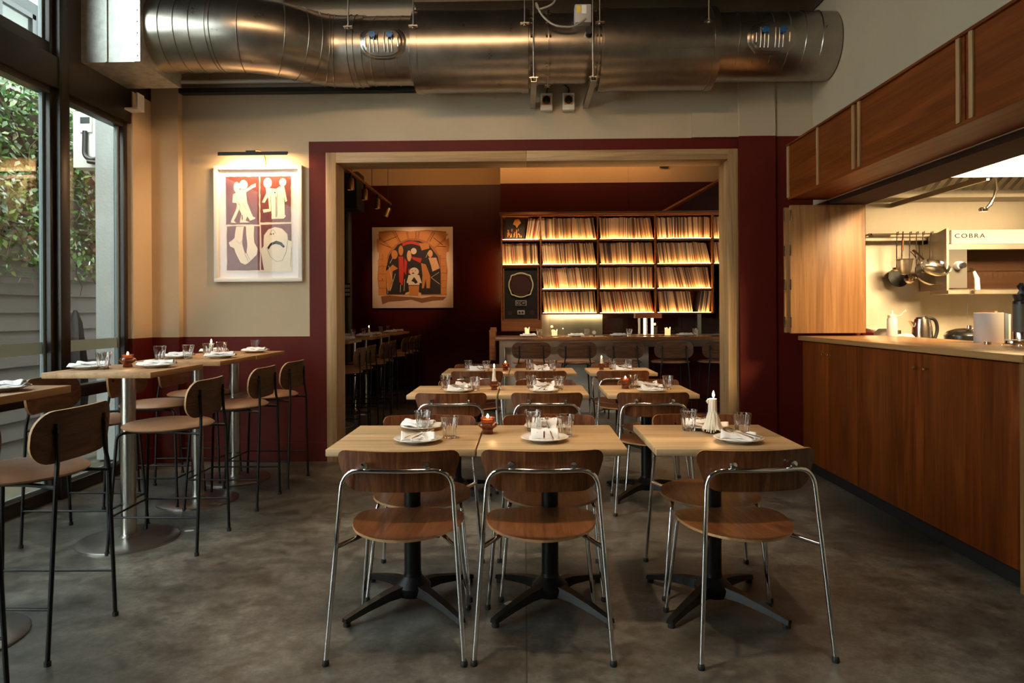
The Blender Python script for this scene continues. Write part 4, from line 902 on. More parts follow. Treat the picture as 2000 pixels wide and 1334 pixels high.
# positions on each dining table: glasses (far-left, near-right), plates near and far
TW = {(0, 0): ((-0.485, 3.225), (-0.338, 3.053), (-0.467, 2.965), (-0.50, 3.30)), (0, 1): ((0.036, 3.233), (0.182, 3.085), (0.084, 2.99), (0.10, 3.29)), (0, 2): ((0.77, 3.235), (0.986, 3.12), (0.92, 2.965), (0.865, 3.295)),
      (1, 0): ((-0.587, 5.016), (-0.36, 4.911), (-0.476, 4.84), (-0.45, 5.13)), (1, 1): ((0.043, 5.032), (0.245, 4.927), (0.132, 4.82), (0.157, 5.12)), (1, 2): ((0.80, 5.06), (1.03, 4.95), (0.89, 4.81), (0.91, 5.12)),
      (2, 0): ((-0.553, 6.62), (-0.37, 6.535), (-0.463, 6.47), (-0.45, 6.74)), (2, 1): ((0.038, 6.68), (0.268, 6.56), (0.16, 6.46), (0.15, 6.75)), (2, 2): ((0.855, 6.69), (1.00, 6.60), (0.93, 6.47), (0.93, 6.74))}
NK = {(0, 0): (0, 2), (0, 1): (1, 4), (0, 2): (0, 2), (1, 0): (3, 0), (1, 1): (0, 3), (1, 2): (3, 0), (2, 0): (4, 0), (2, 1): (0, 3), (2, 2): (3, 0)}
for (r, c), (ga, gb, pn, pf) in TW.items():
    tn = 'of the %s %s table' % (rown[r], coln[c])
    tumbler(*ga, ZT, 'faceted clear tumbler on the far left setting '+tn); tumbler(*gb, ZT, 'faceted clear tumbler beside the near plate, right side, '+tn)
    crz = {(0, 0): -0.55, (0, 1): 0.03, (0, 2): 0.75}.get((r, c), 0.6 if c != 1 else -0.3)
    setting(pn[0], pn[1], ZT, NK[(r, c)][0], {(0, 0): 0.12, (0, 2): -0.35}.get((r, c), 0.0), 'near side '+tn, True, crz)
    setting(pf[0], pf[1], ZT, NK[(r, c)][1], PI+0.3*(r-1), 'far side '+tn, True, 0.5)
# candles
def flame_mesh(h=0.024): return MB().lathe([(0.0, 0.0), (0.0045, 0.2*h), (0.0062, 0.4*h), (0.0045, 0.68*h), (0.0016, h*0.92), (0.0, h)], 12)
def cup_profile(): return [(0.0, 0.0), (0.026, 0.0), (0.027, 0.006), (0.024, 0.014), (0.026, 0.022), (0.042, 0.034), (0.047, 0.042), (0.040, 0.052), (0.031, 0.058), (0.032, 0.068), (0.034, 0.074), (0.0325, 0.075), (0.030, 0.068), (0.0285, 0.058), (0.0, 0.052)]
def amber_holder(x, y, z, where, s_=1.0):
    o = MB().lathe(cup_profile(), 36).build('candle_holder', 'amber', loc=(x, y, z+0.0005)); o.scale = (s_,)*3
    tag(o, 'squat amber glass candle holder %s' % where, 'candle holder', 'amber glass candle holders'); return o
def tealight(x, y, z, where, e=0.35):
    amber_holder(x, y, z, where)
    t = thing('tealight_candle', 'lit tealight inside the amber holder %s' % where, 'candle', (x, y, z+0.053), group='lit tealights')
    MB().cyl(0, 0, 0, 0.014, 0.024, 20).build('wax', 'hot_wax', t); MB().cyl(0, 0, 0.014, 0.02, 0.001, 6).build('wick', 'black', t)
    flame_mesh(0.022).build('flame', 'flame', t, loc=(0, 0, 0.018))
    lamp('candle_light', 'POINT', (x, y, z+0.088), e, (1.0, 0.52, 0.2), shadow_soft_size=0.008)
def taper(x, y, z, h, where, holder=True, e=0.5, r=0.011):
    z1 = z
    if holder: amber_holder(x, y, z, where, 0.86); z1 = z+0.052
    t = thing('taper_candle', 'lit white taper candle %s' % where, 'candle', (x, y, z1), group='lit taper candles')
    w = MB(); w.tube([(0, 0, 0), (0, 0, h*0.6), (0, 0, h)], r, 16, rs=[r*1.15, r*1.05, r]);
    for k in range(6):
        a = k*1.1; w.tube([(r*math.cos(a), r*math.sin(a), h*0.5*random.random()+0.02), (r*1.3*math.cos(a), r*1.3*math.sin(a), 0.015), (r*2.0*math.cos(a), r*2.0*math.sin(a), 0.003-0.01*(k == 2))], 0.003, 6)
    w.build('wax', 'wax', t); MB().cyl(0, 0, h, h+0.007, 0.0009, 6).build('wick', 'black', t)
    flame_mesh(0.03).build('flame', 'flame', t, loc=(0, 0, h+0.004)); lamp('candle_light', 'POINT', (x, y, z1+h+0.02), e, (1.0, 0.52, 0.2), shadow_soft_size=0.008)
tealight(-0.205+0.03, 3.17, ZT, 'at the seam of the two front row tables', 0.6)
taper(-0.225, 4.96, ZT, 0.105, 'at the seam of the two middle row tables', e=0.5)
tealight(0.735, 5.02, ZT, 'on the left of the middle row right table')
tealight(-0.19, 6.62, ZT, 'at the seam of the two back row tables')
taper(0.742, 6.64, ZT, 0.055, 'on the left of the back row right table', e=0.3)
# the big dripping candle
t = thing('dripping_candle', 'thick white candle smothered in wax drips, front row right table', 'candle', (0.868, 3.18, ZT+0.03))
w = MB(); random.seed(21)
w.lathe([(0.0, -0.012), (0.042, -0.010), (0.036, 0.008), (0.025, 0.028), (0.0185, 0.055), (0.0185, 0.10), (0.0185, 0.125), (0.018, 0.128), (0.012, 0.122), (0.0, 0.121)], 40, mod=lambda a, z: 1+0.12*math.sin(a*9)*(1 if z < 0.06 else 0.3)+0.08*math.sin(a*4+1))
for k in range(26):
    a = 2*PI*k/26+random.uniform(-0.1, 0.1); zt = random.uniform(0.045, 0.085); zb = random.uniform(-0.029, -0.012); r1 = random.uniform(0.038, 0.052)
    w.tube([(0.015*math.cos(a), 0.015*math.sin(a), zt), (0.022*math.cos(a), 0.022*math.sin(a), zt*0.55+0.01), (0.034*math.cos(a), 0.034*math.sin(a), 0.012), (r1*math.cos(a), r1*math.sin(a), zb)], 0.003, 6, rs=[0.002, 0.004, 0.0042, 0.0025])
w.tube([(-0.012, 0, 0.118), (-0.022, 0, 0.122), (-0.026, -0.002, 0.117), (-0.020, -0.003, 0.108)], 0.006, 8)
w.build('wax', 'wax', t); MB().cyl(0.004, 0, 0.12, 0.133, 0.001, 6).build('wick', 'black', t); flame_mesh(0.036).build('flame', 'flame', t, loc=(0.004, 0, 0.130))
lamp('candle_light', 'POINT', (0.872, 3.18, ZT+0.185), 1.0, (1.0, 0.52, 0.2), shadow_soft_size=0.01)
MB().lathe([(0.0, 0.0), (0.036, 0.0), (0.038, 0.012), (0.030, 0.018), (0.0, 0.018)], 28).build('candle_holder', 'amber', loc=(0.868, 3.18, ZT+0.0005))
tag(bpy.data.objects[-1] if False else COL.objects[-1], 'amber foot showing under the wax of the big dripping candle', 'candle holder', 'amber glass candle holders')
# high table settings
HT = (('nearest high table', 2.71), ('second high table', 3.955), ('third high table', 4.80), ('farthest high table', 5.42))
def hs(px, py, k, rz, where): setting(px, py, ZH, k, rz, where, False)
hs(-2.17, 2.79, 2, 0.1, 'right side of the nearest high table'); tumbler(-2.335, 2.92, ZH, 'tumbler cut by the left edge of the view, on the nearest high table')
hs(-2.515, 3.90, 2, 0.2, 'window side of the second high table'); hs(-2.18, 4.00, 5, 0.3, 'room side of the second high table')
tumbler(-2.41, 3.86, ZH, 'tumbler between the plate and the tealight on the second high table'); tealight(-2.37, 4.03, ZH, 'on the second high table', 0.35)
tumbler(-2.485, 4.60, ZH, 'short tumbler at the front corner of the third high table'); hs(-2.47, 4.82, 5, 0.1, 'window side of the third high table'); hs(-2.17, 4.83, 2, 0.15, 'room side of the third high table')
tumbler(-2.36, 4.74, ZH, 'tumbler in the middle of the third high table'); tumbler(-2.33, 4.98, ZH, 'tumbler left of the candle, far edge of the third high table')
tumbler(-2.33, 5.20, ZH, 'tumbler right of the candle, near edge of the farthest high table')
t = thing('candle_stub', 'short lit candle stub on the seam of the third and farthest high tables', 'candle', (-2.40, 5.13+0.05, ZH))
MB().lathe([(0, 0), (0.024, 0), (0.022, 0.012), (0.013, 0.03), (0.0125, 0.085), (0, 0.085)], 18).build('wax', 'wax', t); MB().cyl(0, 0, 0.085, 0.092, 0.001, 6).build('wick', 'black', t); flame_mesh(0.034).build('flame', 'flame', t, loc=(0, 0, 0.089))
lamp('candle_light', 'POINT', (-2.40, 5.18, ZH+0.12), 0.5, (1.0, 0.52, 0.2), shadow_soft_size=0.008)
hs(-2.50, 5.45, 2, 0.1, 'window side of the farthest high table'); hs(-2.18, 5.47, 5, -0.1, 'room side of the farthest high table'); tumbler(-2.24, 5.63, ZH, 'tumbler behind the plate on the farthest high table')
# ================================================================== BAR ROOM
# ---- record shelves
XB = [-0.350, 0.240, 1.090, 1.938, 2.774, 3.62]; ZS = [2.765, 2.397, 2.026, 1.662, 1.306]; YF, YB = 10.10, 10.60
t = thing('record_shelf', 'wide teak wall shelving packed with vinyl records and lit from inside', 'shelf', (1.2, 10.6, 0))
def lc(x, y=0, z=0): return (x-1.2, y-10.6, z)
def pbx(name, m, x0, x1, y0, y1, z0, z1, parent=t, bev=0.0): return MB().box(x0-1.2, x1-1.2, y0-10.6, y1-10.6, z0, z1, bev=bev).build(name, m, parent)
for i, x in enumerate(XB): pbx('upright', 'shelf_wood', x-0.011 if i else x, x+0.011 if i else x+0.022, YF, YB, 1.295 if i not in (0, 1) else 1.05, 2.765)
for j, z in enumerate(ZS):
    for i in range(5):
        if j in (3, 4) and i in (0, 4): continue
        pbx('shelf_board', 'shelf_wood', XB[i]+0.012 if i else XB[i]+0.022, XB[i+1]-0.012, YF, YB, z-0.022, z)
pbx('cornice', 'shelf_wood', XB[0]-0.02, XB[5], YF-0.03, YB, 2.766, 2.80); pbx('back_panel', 'shelf_wood', XB[0]+0.02, XB[5], YB-0.012, YB, 1.31, 2.76)
pbx('plinth', 'shelf_wood', XB[0], XB[1]+0.011, YF+0.01, YB, 1.04, 1.20)
for j in (1, 2, 3, 4):
    for i in range(5):
        if j in (3, 4) and i in (0, 4): continue
        pbx('light_strip', 'led', XB[i]+0.03, XB[i+1]-0.03, YF+0.010, YF+0.040, ZS[j]+0.0005, ZS[j]+0.004)
# ---- records
def bay_records(i, j, x0=None, x1=None, lean=None, seed=0):
    random.seed(seed*31+i*7+j); x = (XB[i]+0.02) if x0 is None else x0; end = (XB[i+1]-0.02) if x1 is None else x1; out = []; l = random.uniform(0.03, 0.16)
    while True:
        th = random.choice((0.0085, 0.010, 0.0115, 0.013, 0.016)); l += random.uniform(-0.02, 0.02); l = min(0.24, max(0.0, l)); ll = l if lean is None else lean+random.uniform(-0.02, 0.02)
        h = 0.302+random.uniform(-0.006, 0.014)
        if x+th+(0.31*math.sin(ll) if ll < 0 else 0) > end: break
        out.append((x, th, ll, h, YF+0.045+random.uniform(0, 0.012))); x += th*1.02
    return out
bays = [(i, j) for j in range(4) for i in range(5) if not (j in (2, 3) and i in (0, 4))]
IND = [(0, 0), (0, 1), (1, 0), (1, 1), (1, 2), (1, 3)]
rname = ('topmost', 'second', 'third', 'lowest'); cname = ('leftmost', 'second', 'third', 'fourth', 'rightmost')
R_MESH = {}; count = 0; stuffb = MB()
def add_rec(w, x, th, l, h, y, z, d=0.30):
    # tilt to the left at the top: rotate about the bottom right corner
    mt = Matrix.Translation((x+th, y, z)) @ Matrix.Rotation(-l, 4, 'Y'); w.box(-th*0.94, 0, 0, d, 0, h, mtx=mt)
for (i, j) in bays:
    z = ZS[j+1]+0.010
    if (i, j) == (0, 0): recs = bay_records(i, j, x0=0.02, x1=0.232, lean=-0.16)
    elif (i, j) == (3, 3): recs = bay_records(3, 3, x1=2.50)+bay_records(3, 3, x0=2.56, lean=-0.14, seed=4)
    else: recs = bay_records(i, j)
    recs = [r for r in recs if r[0]-0.31*math.sin(max(0, r[2])) > XB[i]+0.008 and r[0]+r[1]+0.31*math.sin(max(0, -r[2])) < XB[i+1]-0.008] if (i, j) != (0, 0) else recs
    if (i, j) in IND and count+len(recs) <= 300:
        for (x, th, l, h, y) in recs:
            key = (round(th, 4), round(h, 2))
            if key not in R_MESH:
                o = MB().box(-th*0.94, 0, 0, 0.30, 0, h, bev=0.0006).build('vinyl_record', 'rec', sharp=0); R_MESH[key] = o
            else: o = R_MESH[key].copy(); COL.objects.link(o)
            o.location = (x+th, y, z); o.rotation_euler = (0, -l, 0); count += 1
            lab = 'thin vinyl record sleeve among those in the %s shelf row, %s bay from the left' % (rname[j], {0: 'first', 1: 'second'}[i])
            tag(o, lab, 'record', 'records in the %s row, %s bay' % (rname[j], {0: 'first', 1: 'second'}[i]))
    else:
        for (x, th, l, h, y) in recs: add_rec(stuffb, x, th, l, h, y, z)
o = stuffb.build('vinyl_record', 'recs', sharp=0); tag(o, 'tightly packed vinyl records filling the third, fourth and fifth bays of the shelving', 'records', kind='stuff')
t2 = thing('record_cover', 'dark record cover leaning face-on in the top left bay', 'record', (-0.14, 10.16, ZS[1]+0.012), 0)
w = MB(); w.box(-0.15, 0.15, 0, 0.008, 0, 0.315, mtx=Matrix.Rotation(-0.12, 4, 'X') @ Matrix.Rotation(0.25, 4, 'Z')); w.build('sleeve', 'black_ink', t2)
w = MB(); random.seed(9)
mt = Matrix.Rotation(-0.12, 4, 'X') @ Matrix.Rotation(0.25, 4, 'Z')
for k in range(26):
    x = random.uniform(-0.12, 0.12); z = random.uniform(0.02, 0.13); w.box(x, x+random.uniform(0.006, 0.02), -0.0012, 0, z, z+random.uniform(0.015, 0.05), mtx=mt)
w.poly([(0.0, 0.29), (0.06, 0.30), (0.09, 0.24), (0.05, 0.20), (0.03, 0.16), (0.01, 0.20), (-0.03, 0.22)], -0.0012, 0)
bm_ = w.build('cover_art', 'orange_ink', t2)
# ---- loudspeakers in the shelving
def speaker(x, lab):
    t = thing('monitor_speaker', lab, 'speaker', (x, 10.12, 1.2), group='large speakers in the shelving')
    w = MB()
    for (a, b_, c, d) in ((-0.265, -0.245, 0, 0.80), (0.245, 0.265, 0, 0.80), (-0.245, 0.245, 0, 0.022), (-0.245, 0.245, 0.778, 0.80)): w.box(a, b_, 0, 0.42, c, d)
    w.build('cabinet', 'shelf_wood', t)
    bx('baffle', 'black_matte', -0.245, 0.245, 0.02, 0.42, 0.022, 0.778, t)
    c = (0, 0, 0.525)
    def rr(a, z): return 1+0.10*max(0, math.cos(4*(a-PI/4)))**5
    MB().lathe([(0.170, 0.018), (0.170, 0.006), (0.186, 0.006), (0.186, 0.018)], 64, c, axis='Y', close=True, mod=rr).build('driver_ring', 'yellow_ring', t)
    dr = MB().lathe([(0.170, 0.012), (0.155, 0.004), (0.145, 0.016), (0.135, 0.018), (0.05, 0.06), (0.04, 0.055), (0.03, 0.045), (0.0, 0.04)], 48, c, axis='Y').build('driver_cone', ['cone'], t)
    MB().lathe([(0.042, 0.050), (0.03, 0.035), (0.0, 0.032)], 24, c, axis='Y').build('dust_cap', 'black_plastic', t)
    w = MB(); w.mi = 0; w.box(-0.082, 0.082, 0.008, 0.019, 0.215, 0.295, bev=0.004); w.mi = 1; w.box(-0.07, 0.07, 0.006, 0.0075, 0.223, 0.287)
    w.mi = 0
    w.tube([(-0.058, 0.005, 0.233), (-0.058, 0.005, 0.278)], 0.004, 4); w.tube([(-0.028, 0.005, 0.278), (-0.052, 0.005, 0.256), (-0.028, 0.005, 0.233)], 0.004, 4)
    w.tube([(0.0+0.018*math.cos(a*PI/6), 0.005, 0.255+0.022*math.sin(a*PI/6)) for a in range(2, 11)], 0.004, 4); w.box(0.02, 0.062, 0.004, 0.006, 0.262, 0.272); w.box(0.02, 0.055, 0.004, 0.006, 0.244, 0.254)
    w.build('badge', ['grey_plastic', 'black_plastic'], t)
    w = MB(); w.mi = 0; w.box(-0.055, 0.055, 0.008, 0.019, 0.085, 0.150, bev=0.003); w.mi = 1
    for q in (-0.022, 0.022): w.lathe([(0, 0.004), (0.016, 0.004), (0.017, 0.0085)], 18, (q, 0, 0.117), axis='Y')
    w.build('control_plate', ['grey_plastic', 'black_plastic'], t)
    for q in (-0.165, 0.165): MB().lathe([(0.0, 0.0195), (0.030, 0.0195), (0.036, 0.017), (0.034, 0.019)], 24, (q, 0, 0.117), axis='Y').build('port', 'cone', t)
MT['yellow_ring'] = mat('cream_ring', (0.72, 0.66, 0.36), 0.45); MT['cone'] = mat('brown_cone', (0.045, 0.010, 0.007), 0.6)
speaker(-0.055, 'large black-fronted speaker with cream driver ring, at the left end of the shelving')
speaker(3.20, 'second large speaker, a sliver of it showing at the right end of the shelving')
# ---- back wall below shelving, bar counter
tag(bx('steel_backsplash', 'backsplash', 0.26, 1.20, 10.585, 10.61, 0.9, 1.30), 'brushed steel splashback glowing under the record shelving', 'splashback')
tag(bx('steel_backsplash', 'backsplash', 2.64, 2.70, 10.50, 10.61, 0.9, 1.285), 'narrow upright steel strip at the right of the dark back opening', 'splashback')
t = thing('back_counter', 'low back counter of the bar under the record shelving', 'counter', (1.9, 10.25, 0))
bx('body', 'cherry', -2.24, 2.5, -0.3, 0.34, 0, 0.87, t); bx('worktop', 'stainless', -2.24, 2.5, -0.33, 0.34, 0.87, 0.90, t)
BY = 8.74; ZB = 0.9985
t = thing('bar_counter', 'long bar with teak top and steel front, behind the dining tables', 'bar', (1.6, BY, 0))
MB().box(-1.98, 2.95, 0.0, 0.76, 0.955, 0.998, bev=0.004).build('bar_top', 'bar_wood', t)
MB().box(-1.90, 2.95, 0.02, 0.56, 0.87, 0.955).build('apron', 'backsplash', t)
MB().box(-1.86, 2.95, 0.24, 0.34, 0.0, 0.87).build('front_panel', 'bar_front', t) if False else None
MT['bar_front'] = steel('bar_front_steel', (0.72, 0.68, 0.62), 0.6, 0.08)
MB().box(-1.86, 0.02, 0.24, 0.34, 0.0, 0.87).build('steel_front', 'bar_front', t); MB().box(0.02, 2.95, 0.24, 0.34, 0.0, 0.87).build('shade_painted_front', 'maroon_dark', t)  # right part painted dark in place of light falloff along the steel
MB().box(-1.93, -1.87, 0.05, 0.34, 0.0, 0.955).build('end_post', 'backsplash', t)
MB().tube([(-1.88, 0.10, 0.0), (-1.88, 0.10, 0.87)], 0.03, 16).build('post', 'brushed', t)
t = thing('glass_screen', 'low clear glass screen standing along the rear edge of the bar', 'screen', (1.7, 9.42, ZB))
bx('glass_sheet', 'screen', -1.37, 0.45, 0, 0.008, 0, 0.235, t); bx('glass_sheet', 'screen', 0.46, 1.3, 0, 0.008, 0, 0.235, t)
w = MB(); w.box(-1.37, 1.3, -0.006, 0.014, 0, 0.012); w.build('base_rail', 'backsplash', t)
t = thing('tube_lamp', 'lamp with two glowing glass tubes under a wooden box, behind the bar', 'lamp', (1.66, 9.20, ZB))
for q in (-0.05, 0.05): MB().cyl(q, 0, 0.01, 0.235, 0.016, 16).build('light_tube', 'tube_light', t)
bx('base', 'bar_wood', -0.12, 0.12, -0.06, 0.06, 0, 0.012, t); bx('lamp_hood', 'shelf_wood', -0.185, 0.165, -0.07, 0.07, 0.235, 0.30, t)
t = thing('menu_rack', 'dark slatted rack at the left end of the bar', 'rack', (-0.43, 9.0, 0.70))
for k in range(4): bx('slat', 'shelf_wood', -0.03, 0.05, -0.15+k*0.09, -0.13+k*0.09, 0.03*k, 0.36+0.02*k, t)
bx('rail', 'shelf_wood', -0.035, 0.055, -0.15, 0.16, 0.36, 0.385, t)
def pillar_candle(x, y, z, h, label, r=0.034):
    t = thing('pillar_candle', label, 'candle', (x, y, z), group='pillar candles on the bar')
    w = MB(); w.lathe([(0, 0.008), (r, 0.008), (r*0.98, h*0.6), (r*1.02, h*0.92), (r*0.9, h*0.9), (r*0.6, h*0.72), (0, h*0.7)], 32)
    for v in w.bm.verts:
        if v.co.z > h*0.85: a = math.atan2(v.co.y, v.co.x); v.co.z += 0.012*math.sin(3*a+1)+0.008*math.sin(5*a)
    w.build('wax', 'candle_glow', t); MB().cyl(0, 0, 0, 0.009, r*1.25, 24).build('dish', 'black', t); MB().cyl(0, 0, h*0.7, h*0.78, 0.001, 6).build('wick', 'black', t)
    flame_mesh(0.022).build('flame', 'flame', t, loc=(0, 0, h*0.74)); lamp('candle_light', 'POINT', (x, y, z+h+0.03), 0.5, (1.0, 0.52, 0.2), shadow_soft_size=0.02)
MT['candle_glow'] = mat('glowing_candle_wax', (0.85, 0.68, 0.42), 0.5, 0, Emission_Color=(1.0, 0.6, 0.25, 1), Emission_Strength=0.7, Subsurface_Weight=0.4, Subsurface_Radius=(0.03, 0.015, 0.008))
pillar_candle(0.03, 9.1, ZB, 0.115, 'tall pillar candle at the left end of the bar', 0.03); pillar_candle(0.39, 9.0, ZB, 0.085, 'squat pillar candle with a burnt rim, second on the bar from the left', 0.037); pillar_candle(1.87, 8.98, ZB, 0.11, 'ragged bright pillar candle right of the tube lamp', 0.036)
for (x, lab) in ((0.07, 'left end of the bar, below the tall pillar candle'), (0.69, 'second place on the bar, above the second stool'), (1.24, 'third place on the bar, left of the tube lamp'), (2.10, 'fourth place on the bar, right of the ragged candle'), (2.68, 'last place on the bar, by the oak jamb')):
    plate(x-0.03, 8.88, ZB, 'white plate, '+lab); napkin(5 if x > 1 else 2, x-0.03, 8.88, ZB, 0.1, 'rumpled white napkin, '+lab); tumbler(x+0.12, 8.93, ZB, 'glass tumbler, '+lab, 1.0, 'tumblers on the bar')
t = thing('bar_gauge', 'small round white dial standing on the bar between two places', 'gauge', (0.92, 9.1, ZB)); MB().cyl(0, 0, 0, 0.03, 0.008, 8).build('stand', 'black', t); MB().lathe([(0, -0.012), (0.022, -0.012), (0.026, -0.006), (0.026, 0.006), (0, 0.008)], 20, (0, 0, 0.045), axis='Y').build('dial', 'ceramic', t)
for i, x in enumerate((0.078, 0.648, 1.237, 1.84, 2.43)):
    stool(x, 8.67, 0.0, 'dark walnut stool pulled up to the bar, %s of the five' % ('leftmost', 'second from left', 'third from left', 'fourth from left', 'rightmost')[i], 'stools at the bar')
# ---- high tables along the dark side of the bar room
for (y, lab) in ((7.95, 'nearest of the high tables in the dark left of the bar room'), (9.05, 'middle high table in the dark left of the bar room'), (9.70, 'next to last high table in the dark left of the bar room'), (10.75, 'last high table under the big drawing'), (11.38, 'high table against the far wall')):
    high(-2.28, y, 'oak high table, '+lab, 'high tables in the bar room')
for (y, lab) in ((7.35, 'nearest stool right behind the left oak jamb'), (7.85, 'second stool behind the left oak jamb'), (8.60, 'third stool of the dark line on the left'), (9.10, 'fourth stool of the dark line on the left'), (10.1, 'fifth stool of the dark line on the left'), (10.75, 'sixth stool, under the drawing'), (11.3, 'last stool, by the far wall')):
    stool(-1.98, y, RZL, 'walnut stool in the bar room, '+lab, 'stools in the dark bar room')
k = 0
for (x, y, lab) in ((-2.12, 8.05, 'nearest'), (-2.4, 8.12, 'nearest, wall side'), (-2.12, 8.98, 'middle'), (-2.42, 9.1, 'middle, wall side'), (-2.13, 9.62, 'next to last'), (-2.12, 10.72, 'last under the drawing'), (-2.12, 11.3, 'far wall')):
    plate(x, y, ZH, 'white plate on the dark-room high table: '+lab); napkin((2, 5)[k % 2], x, y, ZH, 0.2, 'white napkin on the dark-room high table: '+lab); tumbler(x-0.17, y+0.08, ZH, 'tumbler on the dark-room high table: '+lab, 1.0, 'tumblers in the dark bar room'); k += 1
taper(-2.28, 9.95, ZH, 0.10, 'on the dark high tables left in the bar room', holder=False, e=0.6)
# ---- track lights, hanging speaker, pipe
t = thing('lighting_track', 'red-brown lighting track hung from the ceiling, left in the bar room', 'light track', (-2.17, 9.7, 3.085))
bx('rail', 'shelf_wood', -0.018, 0.018, -1.6, 1.35, -0.015, 0.015, t)
for y in (-1.4, 0.0, 1.15): MB().cyl(0, y, 0.015, 1.3, 0.004, 6).build('suspension_wire', 'black', t)
for i, (y, tilt) in enumerate(((8.50, 0.0), (9.25, 0.0), (10.05, 0.0), (10.95, 0.5))):
    t = thing('track_spotlight', 'brass track spotlight, %s of the four' % ('nearest', 'second nearest', 'third nearest', 'farthest, tilted')[i], 'spotlight', (-2.17, y, 3.07), group='brass track spotlights')
    MB().cyl(0, 0, -0.06, 0, 0.014, 12).build('stem', 'black', t)
    o = MB().lathe([(0, 0), (0.03, 0), (0.042, -0.02), (0.043, -0.15), (0.036, -0.15), (0.033, -0.13), (0, -0.12)], 24).build('lamp_head', 'brass', t, loc=(0, 0, -0.06), rot=(0, tilt, 0))
    o2 = MB().cyl(0, 0, -0.128, -0.122, 0.03, 16).build('lens', 'dim_lens', o)
t = thing('hanging_speaker', 'black box speaker hanging high in the left corner of the bar room', 'speaker', (-2.80, 10.9, 2.95)); MB().box(-0.17, 0.19, -0.2, 0.2, 0, 0.60, bev=0.01).build('cabinet', 'black_matte', t); MB().box(-0.14, 0.16, -0.206, -0.2, 0.03, 0.57).build('grille', 'black', t)
t = thing('wall_pipe', 'grey-black vertical pipe in the left corner of the bar room', 'pipe', (-2.86, 11.0, 0)); MB().cyl(0, 0, 0, 3.0, 0.062, 20).build('pipe_run', 'pipe_grey', t); MB().cyl(0, 0, 2.02, 2.07, 0.068, 20).build('collar', 'pipe_grey', t)
w = MB(); w.mi = 0; w.box(-0.07, 0.06, -0.09, -0.07, 1.58, 1.80); w.mi = 1
for a in range(3):
    for b_ in range(3): w.box(-0.06+a*0.04, -0.028+a*0.04, -0.095, -0.09, 1.60+b_*0.065, 1.645+b_*0.065)
tag(w.build('switch_panel', ['black', 'grey_plastic'], loc=(-2.86, 11.0, 0)), 'small panel of nine grey buttons on the pipe in the left corner', 'switch')
# ================================================================== KITCHEN HATCH
XS = 2.20
t = thing('hatch_soffit', 'long cherry wood box running over the kitchen hatch, upper right', 'soffit', (XS, 5.74, 2.245))
def sb(name, m, x0, x1, y0, y1, z0, z1, bev=0.0): return MB().box(x0-XS, x1-XS, y0-5.74, y1-5.74, z0-2.245, z1-2.245, bev=bev).build(name, m, t)
sb('underside_board', 'cherry_h', XS, 2.529, 1.0, 5.74, 2.245, 2.268); sb('top_board', 'cherry_h', XS-0.012, 2.529, 1.0, 5.75, 2.69, 2.706); sb('end_board', 'cherry', XS+0.016, 2.529, 5.70, 5.738, 2.268, 2.69)
for (a, b_) in ((5.145, 5.74), (4.56, 5.135), (3.452, 4.55), (2.30, 3.442), (1.0, 2.29)): sb('face_panel', 'cherry_h', XS+0.004, XS+0.018, a, b_, 2.268, 2.69)
for y, w_ in ((5.71, 0.03), (5.135, 0.028), (4.575, 0.036), (4.50, 0.03), (3.475, 0.03), (3.375, 0.03), (2.3, 0.03)): sb('batten', 'batten', XS-0.010, XS+0.004, y, y+w_, 2.262, 2.69, 0.002)
w = MB(); w.box(2.535, 2.835, 1.0, 5.72, 2.20, 2.238); w.box(2.845, 2.87, 1.0, 6.35, 2.16, 2.20) if False else None
tag(w.build('shutter_track', 'track_brown'), 'dark sliding track under the lintel of the kitchen hatch', 'track')
t = thing('folding_shutter', 'oak folding shutter stacked open at the far end of the kitchen hatch', 'shutter', (2.19, 5.66, 1.135))
bx('panel', 'shutter', 0, 0.61, 0, 0.028, 0, 1.055, t, 0.002); bx('panel', 'shutter', -0.035, 0.55, 0.036, 0.062, 0.005, 1.04, t, 0.002); bx('panel', 'shutter', -0.02, 0.58, 0.068, 0.076, 0.005, 1.04, t)
for z in (0.05, 0.36, 0.64, 0.93):
    for x in (0.0, -0.036):
        w = MB(); w.tube([(x, -0.002 if x == 0 else 0.034, z), (x, -0.002 if x == 0 else 0.034, z+0.085)], 0.006, 8); w.build('hinge', 'chrome', t)
# counter
XC = 2.30
for (a, b_, lab) in ((4.775, 5.70, 'cherry wood base cabinet at the far end of the counter, near the maroon wall'), (3.22, 4.772, 'wide cherry wood base cabinet at the near end of the counter')):
    mid = 5.22 if a > 4 else 3.985
    t = thing('base_cabinet', lab, 'cabinet', (XC, a, 0), group='cherry cabinets under the counter')
    bx('body', 'cherry', 0.022, 0.62, 0.0, b_-a, 0.10, 1.07, t)
    bx('toe_kick', 'black_matte', 0.05, 0.60, 0.0, b_-a, 0, 0.10, t)
    for (c, d, kn) in ((0.002, mid-a-0.001, mid-a-0.05), (mid-a+0.001, b_-a-0.002, mid-a+0.05)):
        o = bx('door', 'cherry', 0, 0.020, c, d, 0.10, 1.068, t, 0.0015)
        w = MB(); w.lathe([(0.0, -0.032), (0.009, -0.031), (0.011, -0.024), (0.006, -0.016), (0.006, 0.0)], 14, (0, kn, 0.985), axis='X'); w.build('knob', 'chrome', o)
tag(bx('end_panel', 'shutter', XC-0.002, 2.95, 3.18, 3.218, 0.0, 1.075), 'lighter oak end panel closing the near end of the counter', 'panel')
tag(bx('counter_worktop', 'worktop', XC-0.025, 3.02, 3.165, 5.735, 1.076, 1.112, bev=0.004), 'long oak worktop of the kitchen counter', 'worktop')
